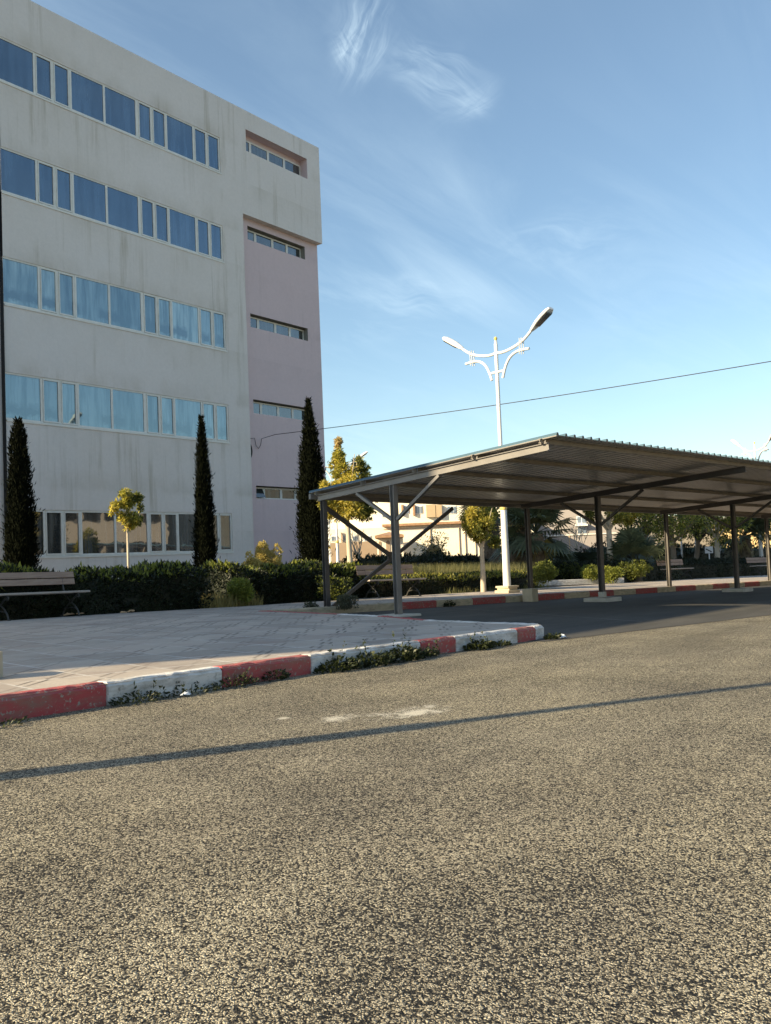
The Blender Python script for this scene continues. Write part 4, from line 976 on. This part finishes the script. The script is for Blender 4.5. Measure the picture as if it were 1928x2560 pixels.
tree('tree with a stout rosy trunk right of the second middle post', p.x, p.y, 2.2, .14, (3.0, 1.0, 1.0, .8), .13, 5000, ['goldgreen', 'gold', 'green'], 64, bark='limed', limbs=6,
     extra=[(.4, -.4, 2.8, .8, .8, .42, 1500, 0), (.8, -.6, 2.6, .45, .45, .36, 700, 1), (-.8, .5, 2.8, .5, .5, .36, 700, 2), (1.4, -.9, 3.0, .6, .6, .4, 800, 2), (-.2, 0, 3.3, 1.0, 1.0, .4, 1000, 2)])
for (px, d, h, sd_, ml, lab) in ((1686, 44, 2.2, 65, ['green', 'goldgreen'], 'dark leafy tree standing behind the third bench'), (1742, 50, 2.3, 66, ['green', 'hedge'], 'dark slanting-trunk tree between the two right-hand benches'), (1797, 49, 2.4, 67, ['green', 'goldgreen'], 'tree with a grey trunk just left of the third middle post'), (1620, 46, 2.6, 68, ['green', 'hedge'], 'dark tree left of the third back post'), (1905, 56, 2.6, 69, ['green', 'goldgreen'], 'hazy green tree at the right edge behind the last bench')):
    p = wray(px, 1430, d)
    tree(lab, p.x, p.y, h * .8, .15, (h + .7, 1.7, 1.7, 1.35), .15, 3600, ml, sd_, bark='bark' if sd_ != 67 else 'limed', limbs=6, pieces=12, group='dark garden trees behind the carport', lean=(.5, -.1) if sd_ == 66 else (0, 0))
def bare_tree(label, px, d, h, seed, w_=.5):
    rnd = random.Random(seed); p = wray(px, 1400, d); z0 = gz(p.x, p.y)
    t = thing('bare_tree', label, 'tree', (0, 0, 0)); mb = MB(); base = Vector((p.x, p.y, z0))
    def grow(a_, dirv, L, r_, lv, mb):
        e_ = a_ + dirv * L; mb.tube([a_, a_.lerp(e_, .5) + Vector((rnd.uniform(-.03, .03), rnd.uniform(-.03, .03), 0)), e_], [r_, r_ * .8, r_ * .55], 5)
        if lv > 0:
            for _ in range(3):
                q = (dirv + Vector((rnd.uniform(-w_, w_), rnd.uniform(-w_, w_), rnd.uniform(-.1, .25)))).normalized(); grow(e_, q, L * rnd.uniform(.6, .8), r_ * .55, lv - 1, mb)
    tr = MB(); tr.tube([base, base + Vector((0, 0, h * .3))], [.09, .07], 8); tr.build('trunk', 'limed', t)
    for _ in range(3): grow(base + Vector((0, 0, h * .28)), Vector((rnd.uniform(-.4, .4), rnd.uniform(-.4, .4), 1)).normalized(), h * .25, .045, 3, mb)
    mb.build('branches', 'limed', t); return t
bare_tree('leafless pale tree seen through the carport bracing', 902, 41, 2.9, 71)
bare_tree('leafless dark tree before the rosy building right of the big palm', 1452, 50, 3.3, 72, .7)

def fan_palm(label, x, y, trunk_h, tr, nf, pet, leafr, seed, spread=(.2, 1.5), skirt=0, group='fan palms in the garden'):
    rnd = random.Random(seed); z0 = gz(x, y) + .05; t = thing('fan_palm', label, 'palm tree', (0, 0, 0), 0, group)
    mb = MB(); pr_ = []
    k = 0
    while k * .09 <= trunk_h: pr_.append((tr * (1.0 + (.18 if k % 2 else 0)) * (1.15 - .25 * k * .09 / max(trunk_h, .1)), k * .09)); k += 1
    if len(pr_) < 2: pr_ = [(tr, 0), (tr, .15)]
    mb.lathe((x, y, z0), pr_, 12); mb.build('trunk', 'palm_bark', t)
    fb = MB(); top = Vector((x, y, z0 + trunk_h))
    def fan(a_, el, pl, R_, mi=0, droop=.25):
        d = Vector((math.cos(a_) * math.cos(el), math.sin(a_) * math.cos(el), math.sin(el))); e_ = top + d * pl
        fb.tube([top, top.lerp(e_, .5) + Vector((0, 0, .04)), e_], [.018, .014, .01], 4, mi)
        side = Vector((-math.sin(a_), math.cos(a_), 0)); nrm = d.cross(side).normalized()
        side = (side * math.cos(rnd.uniform(-.5, .5)) + nrm * math.sin(rnd.uniform(-.5, .5))).normalized()
        ns = 19
        for j in range(ns):
            f = -1.9 + 3.8 * j / (ns - 1); q = (d * math.cos(f) + side * math.sin(f)).normalized(); L = R_ * (1 - .25 * abs(f) / 1.9) * rnd.uniform(.9, 1.08)
            s2 = (side * math.cos(f) - d * math.sin(f)).normalized(); w_ = L * .055
            m_ = e_ + q * L * .55; tip_ = e_ + q * L + Vector((0, 0, -droop * L * rnd.uniform(.5, 1.3)))
            fb.face([e_, m_ + s2 * w_, tip_, m_ - s2 * w_], mi)
    for k in range(nf):
        el = rnd.uniform(*spread); fan(rnd.uniform(0, 2 * PI), PI / 2 - el, pet * rnd.uniform(.8, 1.1), leafr * rnd.uniform(.85, 1.1))
    for k in range(skirt): fan(rnd.uniform(0, 2 * PI), -rnd.uniform(.7, 1.3), pet * .5, leafr * .8, 1, .1)
    fb.build('crown', ['palm', 'drygrass'], t); return t
p = wray(1343, 1400, 36.5); fan_palm('big fan palm with a shaggy trunk right of the second back post', p.x, p.y, 2.1, .30, 46, 1.0, 1.05, 81, (.1, 2.1), 4)
p = wray(1295, 1400, 38.5); fan_palm('dark fan palm trunk directly behind the second back post', p.x, p.y, 3.1, .36, 30, 1.0, 1.0, 82, (.1, 2.0), 4)
p = wray(1232, 1400, 43); fan_palm('fan palm whose rough trunk shows just left of the street lamp shaft', p.x, p.y, 3.4, .36, 26, 1.0, 1.0, 83, (.1, 1.9), 4)
p = wray(1590, 1440, 38.6); fan_palm('low trunkless fan palm behind the wide bright shrub', p.x, p.y, .55, .22, 34, 1.15, .85, 84, (.1, 1.35), 0)
p = wray(1868, 1430, 53); fan_palm('bushy fan palm right of the third middle post', p.x, p.y, 2.2, .3, 40, 1.0, 1.15, 85, (.1, 1.9), 2)
p = wray(1385, 1400, 46); fan_palm('small dark palm between the big palm and the rosy building', p.x, p.y, .9, .2, 24, .8, .75, 86, (.1, 1.5), 0)

# planter kerb of white stones
mb = MB(); a_ = UW(14.9, -6.3); b_ = UW(18.5, -5.05); mb.beam((a_.x, a_.y, gz(*a_) + .23), (b_.x, b_.y, gz(*b_) + .23), .14, .2)
tag(mb.build('planter_kerb', 'kerb_white', None, .01), 'low white painted kerb edging the bright shrubs', 'planter edge')

# weeds, litter and fallen leaves
def weed(label, x, y, r_, h, n, seed, matl='weed', size=.045, stalks=0):
    rng = np.random.default_rng(seed); z0 = gz(x, y)
    t = thing('weed', label, 'weed', (0, 0, 0), 0, 'weeds along the front kerb')
    an = rng.uniform(0, 2 * PI, n); rr = r_ * np.sqrt(rng.uniform(0, 1, n)); z = h * rng.uniform(0.02, 1, n) * (1 - .6 * rr / r_)
    P = np.stack([x + rr * np.cos(an) * 1.5, y + rr * np.sin(an) * .7, z0 + z], 1); D = np.stack([np.cos(an), np.sin(an), rng.uniform(.1, 1.2, n)], 1)
    if stalks:
        for k in range(stalks):
            sx = x + rng.uniform(-1, 1) * r_ * 1.4; sy = y + rng.uniform(-.3, .3) * r_; lx, ly = rng.normal(size=2) * .05; hh = h * rng.uniform(1.1, 1.9)
            for j in range(14):
                q = j / 13; P = np.vstack([P, [sx + lx * q, sy + ly * q, z0 + hh * q]]); D = np.vstack([D, rng.normal(size=3) + [0, 0, .5]])
    leaf_mesh('foliage', P, D, size, .5, [matl], None, t, rng)
    if stalks:
        mb = MB(); mb.tube([(x, y, z0), (x + .01, y, z0 + h * 1.1)], [.004, .002], 5); mb.build('stem', matl, t)
    return t
WD = [(3.05, 5.14, .18, .05, 160, 'thin dark weeds under the first red kerb length at the left edge', 0), (4.12, 5.20, .20, .09, 420, 'low weeds in the joint where the first red kerb meets the white', 2), (4.62, 5.22, .26, .07, 300, 'sparse sprigs in front of the first white kerb length', 4), (5.05, 5.22, .22, .10, 420, 'leafy weeds where the white kerb meets the second red length', 3), (5.52, 5.22, .13, .11, 380, 'broad-leaved rosette against the second red kerb length', 0),
      (6.28, 5.18, .26, .14, 1000, 'thick dark weed clump against the middle white kerb length', 2), (6.72, 5.16, .28, .15, 1100, 'tallest dark weed clump, in the middle of the kerb', 3), (7.20, 5.15, .26, .17, 1100, 'yellow-topped weed clump before the third red kerb length', 4), (7.55, 5.14, .2, .11, 500, 'weeds against the left end of the third red kerb length', 2), (8.52, 5.08, .22, .12, 620, 'bushy weeds with long blades before the last white kerb length', 4), (8.9, 5.05, .16, .06, 260, 'flat weeds right of the long-bladed clump', 0), (9.98, 4.93, .14, .08, 300, 'dark weeds at the rounded end of the kerb', 0)]
for i, (x, y, r_, h, n, lab, stk) in enumerate(WD): weed(lab, x, y + .02, r_ * .72, h * .9, int(n * .62), 200 + i, 'weed', .040 if i > 4 else .028, stk)
p = P3(3.35, .36); weed('small weed at the foot of the rear kerb between a red and a cream length', p.x, p.y, .12, .16, 200, 230)
def scrap(label, x, y, r_, seed, matl='litter', nm='plastic_scrap', cat='litter', h=.05, z=None):
    rnd = random.Random(seed); mb = MB(); n = 9; z0 = (gz(x, y) + .006) if z is None else z
    ring = [(x + r_ * rnd.uniform(.7, 1.2) * math.cos(2 * PI * k / n), y + .6 * r_ * rnd.uniform(.7, 1.2) * math.sin(2 * PI * k / n), z0 + rnd.uniform(0, h * .5)) for k in range(n)]
    mid = [(x + .5 * (q[0] - x) + rnd.uniform(-.2, .2) * r_, y + .5 * (q[1] - y), z0 + rnd.uniform(.4, 1) * h) for q in ring]
    for k in range(n): mb.face([ring[k], ring[(k + 1) % n], mid[(k + 1) % n], mid[k]])
    mb.face(mid); return tag(mb.build(nm, matl), label, cat)
scrap('crumpled white plastic at the rounded end of the kerb', 10.12, 4.90, .085, 5, h=.05)
scrap('crumpled white plastic among the weeds of the first white kerb length', 4.50, 5.16, .05, 6, h=.03)
for i, (x, y, r_, lab) in enumerate(((11.35, 14.75, .09, 'curled brown leaf lying on the pavement right of the first bench'), (11.75, 15.02, .10, 'brown leaf at the foot of the hedge right of the first bench'), (10.55, 15.35, .11, 'curled brown leaves under the right leg of the first bench'), (10.75, 15.30, .10, 'brown leaves just right of the first bench leg'))):
    scrap(lab, x, y, r_, 20 + i, 'dead_leaf', 'fallen_leaf', 'leaf', .05, gz(x, y) + .16)
scrap('small pebble of asphalt lying on the sunlit road at the right', 3.02, 1.12, .014, 44, 'court', 'pebble', 'pebble', .012)

# ------------------------------------------------------------------ BACKGROUND
def frame_at(px, dist):
    p = wray(px, 1400, dist); d = Vector((p.x, p.y)).normalized(); r_ = Vector((d.y, -d.x)); return p, d, r_
def px2x(px, base_px, dist, dirv, r_):
    # lateral offset along r_ of the given pixel on the plane through frame_at(base_px)
    p0 = wray(base_px, 1400, dist); d = CR * ((px - 964) / 2300) + CD * ((1400 - 1280) / 2300) + CF; h = Vector((d.x, d.y))
    t = (p0.x * dirv.x + p0.y * dirv.y) / (h.x * dirv.x + h.y * dirv.y); q = h * t - Vector((p0.x, p0.y)); return q.dot(r_)
def hz(py, px, dist):
    d = CR * ((px - 964) / 2300) + CD * ((py - 1280) / 2300) + CF; return d.z * dist / math.hypot(d.x, d.y)
class Blk:
    def __init__(s, base_px, dist, px0, px1, ytop, depth, name, label, matl, yaw=0, base=-3.4):
        s.p, s.d, s.r = frame_at(base_px, dist); s.bpx, s.dist = base_px, dist
        s.t = thing(name, label, 'building', (0, 0, 0))
        s.x0, s.x1 = s.X(px0), s.X(px1); s.z1 = hz(ytop, (px0 + px1) / 2, dist); s.base = base
        mb = MB(); s.boxm(mb, s.x0, s.x1, base, s.z1, 0, depth); mb.build('wall', matl, s.t)
    def X(s, px): return px2x(px, s.bpx, s.dist, s.d, s.r)
    def pt(s, x, z, f): return Vector((s.p.x + s.r.x * x + s.d.x * f, s.p.y + s.r.y * x + s.d.y * f, z))
    def boxm(s, mb, x0, x1, z0, z1, f0, f1, mi=0):
        V = [s.pt(x, z, f) for z in (z0, z1) for f in (f0, f1) for x in (x0, x1)]
        mb.raw(V, [(0, 2, 3, 1), (4, 5, 7, 6), (0, 1, 5, 4), (2, 6, 7, 3), (0, 4, 6, 2), (1, 3, 7, 5)], mi)
    def panel(s, name, matl, px0, px1, y0, y1, f0=-.06, f1=.02, parent=None, frame=None):
        xm = (px0 + px1) / 2; x0, x1 = s.X(px0), s.X(px1); za, zb = hz(y1, xm, s.dist), hz(y0, xm, s.dist)
        mb = MB(); s.boxm(mb, x0, x1, za, zb, f0, f1); return mb.build(name, matl, parent or s.t)
    def win(s, px0, px1, y0, y1, shutter=None, panes=3):
        w_ = s.panel('window', 'frame' if False else 'white_metal', px0, px1, y0, y1, -.05)
        n = panes; q = (px1 - px0) / n
        for k in range(n): s.panel('pane', 'far_glass', px0 + q * k + q * .14, px0 + q * (k + 1) - q * .10, y0 + 2.2, y1 - 1.5, -.075, -.052, w_)
        if shutter: s.panel('shutter', 'shutter', shutter[0], shutter[1], y0 - 1, y1 + 1, -.25, -.02)
lo = Blk(1130, 62, 962, 1345, 1309, 9, 'low_building', 'long cream single-storey building with a tiled coping, lit by the sun beyond the garden', 'cream_wall')
lo.panel('coping', 'roof_tile', 960, 1347, 1303, 1308.9, -.35, 9.2); lo.panel('string_course', 'shutter', 962, 1345, 1314.5, 1316, -.05)
for px in (1078, 1150, 1165, 1190): lo.panel('downpipe', 'shutter', px, px + 1.4, 1318, 1420, -.08)
hi = Blk(1060, 86, 830, 1340, 1225, 12, 'upper_building', 'tall cream building with small bluish windows behind the low tiled one', 'cream_wall', base=-4)
for a_, b_ in ((960, 972), (1014, 1028), (1043, 1062), (1124, 1146)): hi.win(a_, b_, 1264 + (a_ < 1000) * 18, 1284 + (a_ < 1000) * 10)
for a_, b_ in ((1009, 1014), (1038, 1043)): hi.panel('shutter', 'roof_tile', a_, b_, 1262, 1289, -.3)
hi.panel('shutter', 'shutter', 1071, 1094, 1262, 1293, -.4); hi.panel('shutter', 'shutter', 1095.5, 1110, 1262, 1293, -.4)
lf = Blk(880, 78, 805, 962, 1322, 8, 'garden_building', 'pale building with a strip of bluish windows seen through the carport bracing', 'cream_wall', base=-4)
for a_, b_ in ((830, 846), (860, 871), (884, 896), (912, 930)): lf.win(a_, b_, 1339, 1353, None, 2)
lf.panel('shutter', 'brown_wall', 855, 859.5, 1332, 1355, -.3); lf.panel('base_wall', 'brown_wall', 806, 948, 1356, 1410, -.9, -.02)
# small pavilion with pointed arches
pv = Blk(975, 58, 944, 1010, 1344, 3.2, 'pavilion', 'little cream pavilion with pointed arches and a tiled roof beside the low building', 'cream_wall')
pv.panel('roof', 'roof_tile', 940, 1012, 1338, 1344, -.5, 3.6)
mb = MB(); xa, xb = pv.X(941), pv.X(1011); za = hz(1337.8, 975, 58); zb_ = hz(1328, 975, 58)
mb.raw([pv.pt(xa, za, -.45), pv.pt(xb, za, -.45), pv.pt(xb, za, 3.5), pv.pt(xa, za, 3.5), pv.pt((xa + xb) / 2, zb_, 1.5)], [(0, 1, 4), (1, 2, 4), (2, 3, 4), (3, 0, 4)]); mb.build('roof_top', 'roof_tile', pv.t)
def arch(b, pc, hw, ytop, ybot):
    mb = MB(); xc = b.X(pc); w_ = b.X(pc + hw) - xc; zt_ = hz(ytop, pc, b.dist); zb2 = hz(ybot, pc, b.dist); sp_ = zt_ - w_ * 1.6
    pts = [(xc - w_, zb2), (xc + w_, zb2), (xc + w_, sp_)] + [(xc + w_ * math.cos(t), sp_ + (zt_ - sp_) * math.sin(t) ** .8) for t in np.linspace(.25, PI / 2, 5)] + [(xc - w_ * math.cos(t), sp_ + (zt_ - sp_) * math.sin(t) ** .8) for t in np.linspace(PI / 2 - .3, .25, 4)] + [(xc - w_, sp_)]
    f = [b.pt(x, z, -.03) for x, z in pts]; k = [b.pt(x, z, .02) for x, z in pts]; mb.face(f)
    for i in range(len(pts)): mb.face([f[i], k[i], k[(i + 1) % len(pts)], f[(i + 1) % len(pts)]])
    mb.build('arch', 'brown_wall', b.t)
arch(pv, 951.5, 3, 1353, 1392); arch(pv, 972, 5.2, 1351, 1392); arch(pv, 996, 5.2, 1351, 1392)
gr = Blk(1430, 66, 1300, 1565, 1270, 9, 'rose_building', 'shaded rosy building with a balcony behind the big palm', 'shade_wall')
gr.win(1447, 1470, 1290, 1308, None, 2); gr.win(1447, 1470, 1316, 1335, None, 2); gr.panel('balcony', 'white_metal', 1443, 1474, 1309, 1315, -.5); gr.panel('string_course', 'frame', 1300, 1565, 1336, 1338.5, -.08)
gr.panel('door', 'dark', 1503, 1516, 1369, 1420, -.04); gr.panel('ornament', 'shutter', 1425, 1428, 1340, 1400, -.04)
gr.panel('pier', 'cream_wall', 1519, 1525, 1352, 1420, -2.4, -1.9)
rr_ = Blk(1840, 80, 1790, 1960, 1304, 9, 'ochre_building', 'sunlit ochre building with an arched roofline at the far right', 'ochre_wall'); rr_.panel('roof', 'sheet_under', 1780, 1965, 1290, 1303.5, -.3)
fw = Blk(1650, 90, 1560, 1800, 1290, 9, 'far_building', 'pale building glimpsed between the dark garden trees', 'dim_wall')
# litter bin and little sign
p = wray(1050, 1412, 33); z0 = gz(p.x, p.y) + .1
t = thing('litter_bin', 'grey litter bin with a peaked lid in the dry grass behind the bench', 'litter bin', (p.x, p.y, z0))
mb = MB(); mb.lathe((0, 0, 0), [(.10, 0), (.11, .75), (.12, .8)], 10); mb.build('post', 'bin_metal', t); mb = MB(); mb.lathe((0, 0, .8), [(.34, .0), (.30, .04), (.06, .18)], 12); mb.build('lid', 'dark', t)
p, d_, r_ = frame_at(1774, 46); z0 = gz(p.x, p.y)
t = thing('garden_sign', 'small white sign on a post in the dark hedge right of the third bench', 'sign', (0, 0, 0))
mb = MB(); zz = hz(1383, 1774, 46); zt2 = hz(1366, 1774, 46); R = Matrix((Vector((r_.x, r_.y, 0)), Vector((d_.x, d_.y, 0)), Vector((0, 0, 1)))).transposed()
mb.box((p.x, p.y, (zz + zt2) / 2), (.36, .03, zt2 - zz), R); mb.build('panel', 'sign_white', t)
mb = MB(); mb.box((p.x, p.y, (zz + z0) / 2 - .01), (.05, .05, zz - z0), R); mb.build('post', 'white_metal', t)
mb = MB()
for q in range(5): mb.box((p.x + r_.x * (-.11 + .05 * q) - d_.x * .019, p.y + r_.y * (-.11 + .05 * q) - d_.y * .019, (zz + zt2) / 2 + .03 - .028 * q), (.06, .006, .05), R @ Matrix.Rotation(.5 * q, 3, 'Y'))
mb.build('mark', 'dark', t)
for i, (px, d) in enumerate(((1706, 52), (1742, 54), (1803, 56))):
    p = wray(px, 1400, d); mb = MB(); z0 = gz(p.x, p.y); mb.tube([(p.x, p.y, z0), (p.x, p.y, hz(1343 if i == 0 else 1336, px, d))], .05, 8)
    tag(mb.build('white_post', 'white_metal'), ('thin white post behind the third bench', 'thin white post above the tilted trunk between the right-hand benches', 'thin white post just left of the third middle post')[i], 'post')
# sunlit block across the road, seen mirrored in the ground-floor windows
ob = thing('opposite_building', 'sunlit ochre building across the road, seen only mirrored in the ground-floor windows', 'building')
mb = MB(); mb.bbox((46, -34, -3), (58, -22, 9)); mb.build('wall', 'grey_wall', ob)
for k in range(5):
    x = 46.5 + k * 2.2
    for z in (.2, 4.2): mb = MB(); mb.bbox((x, -22.05, z), (x + 1.6, -21.9, z + 2)); mb.build('window', 'dark', ob)
ob = thing('opposite_building', 'dark grey building across the road, seen only mirrored in the ground-floor windows', 'building')
mb = MB(); mb.bbox((10, -44, -3), (45.8, -30, 10)); mb.build('wall', 'reveal', ob)
mb = MB(); mb.bbox((58.2, -40, -3), (110, -26, 10)); mb.build('wall', 'reveal', ob)
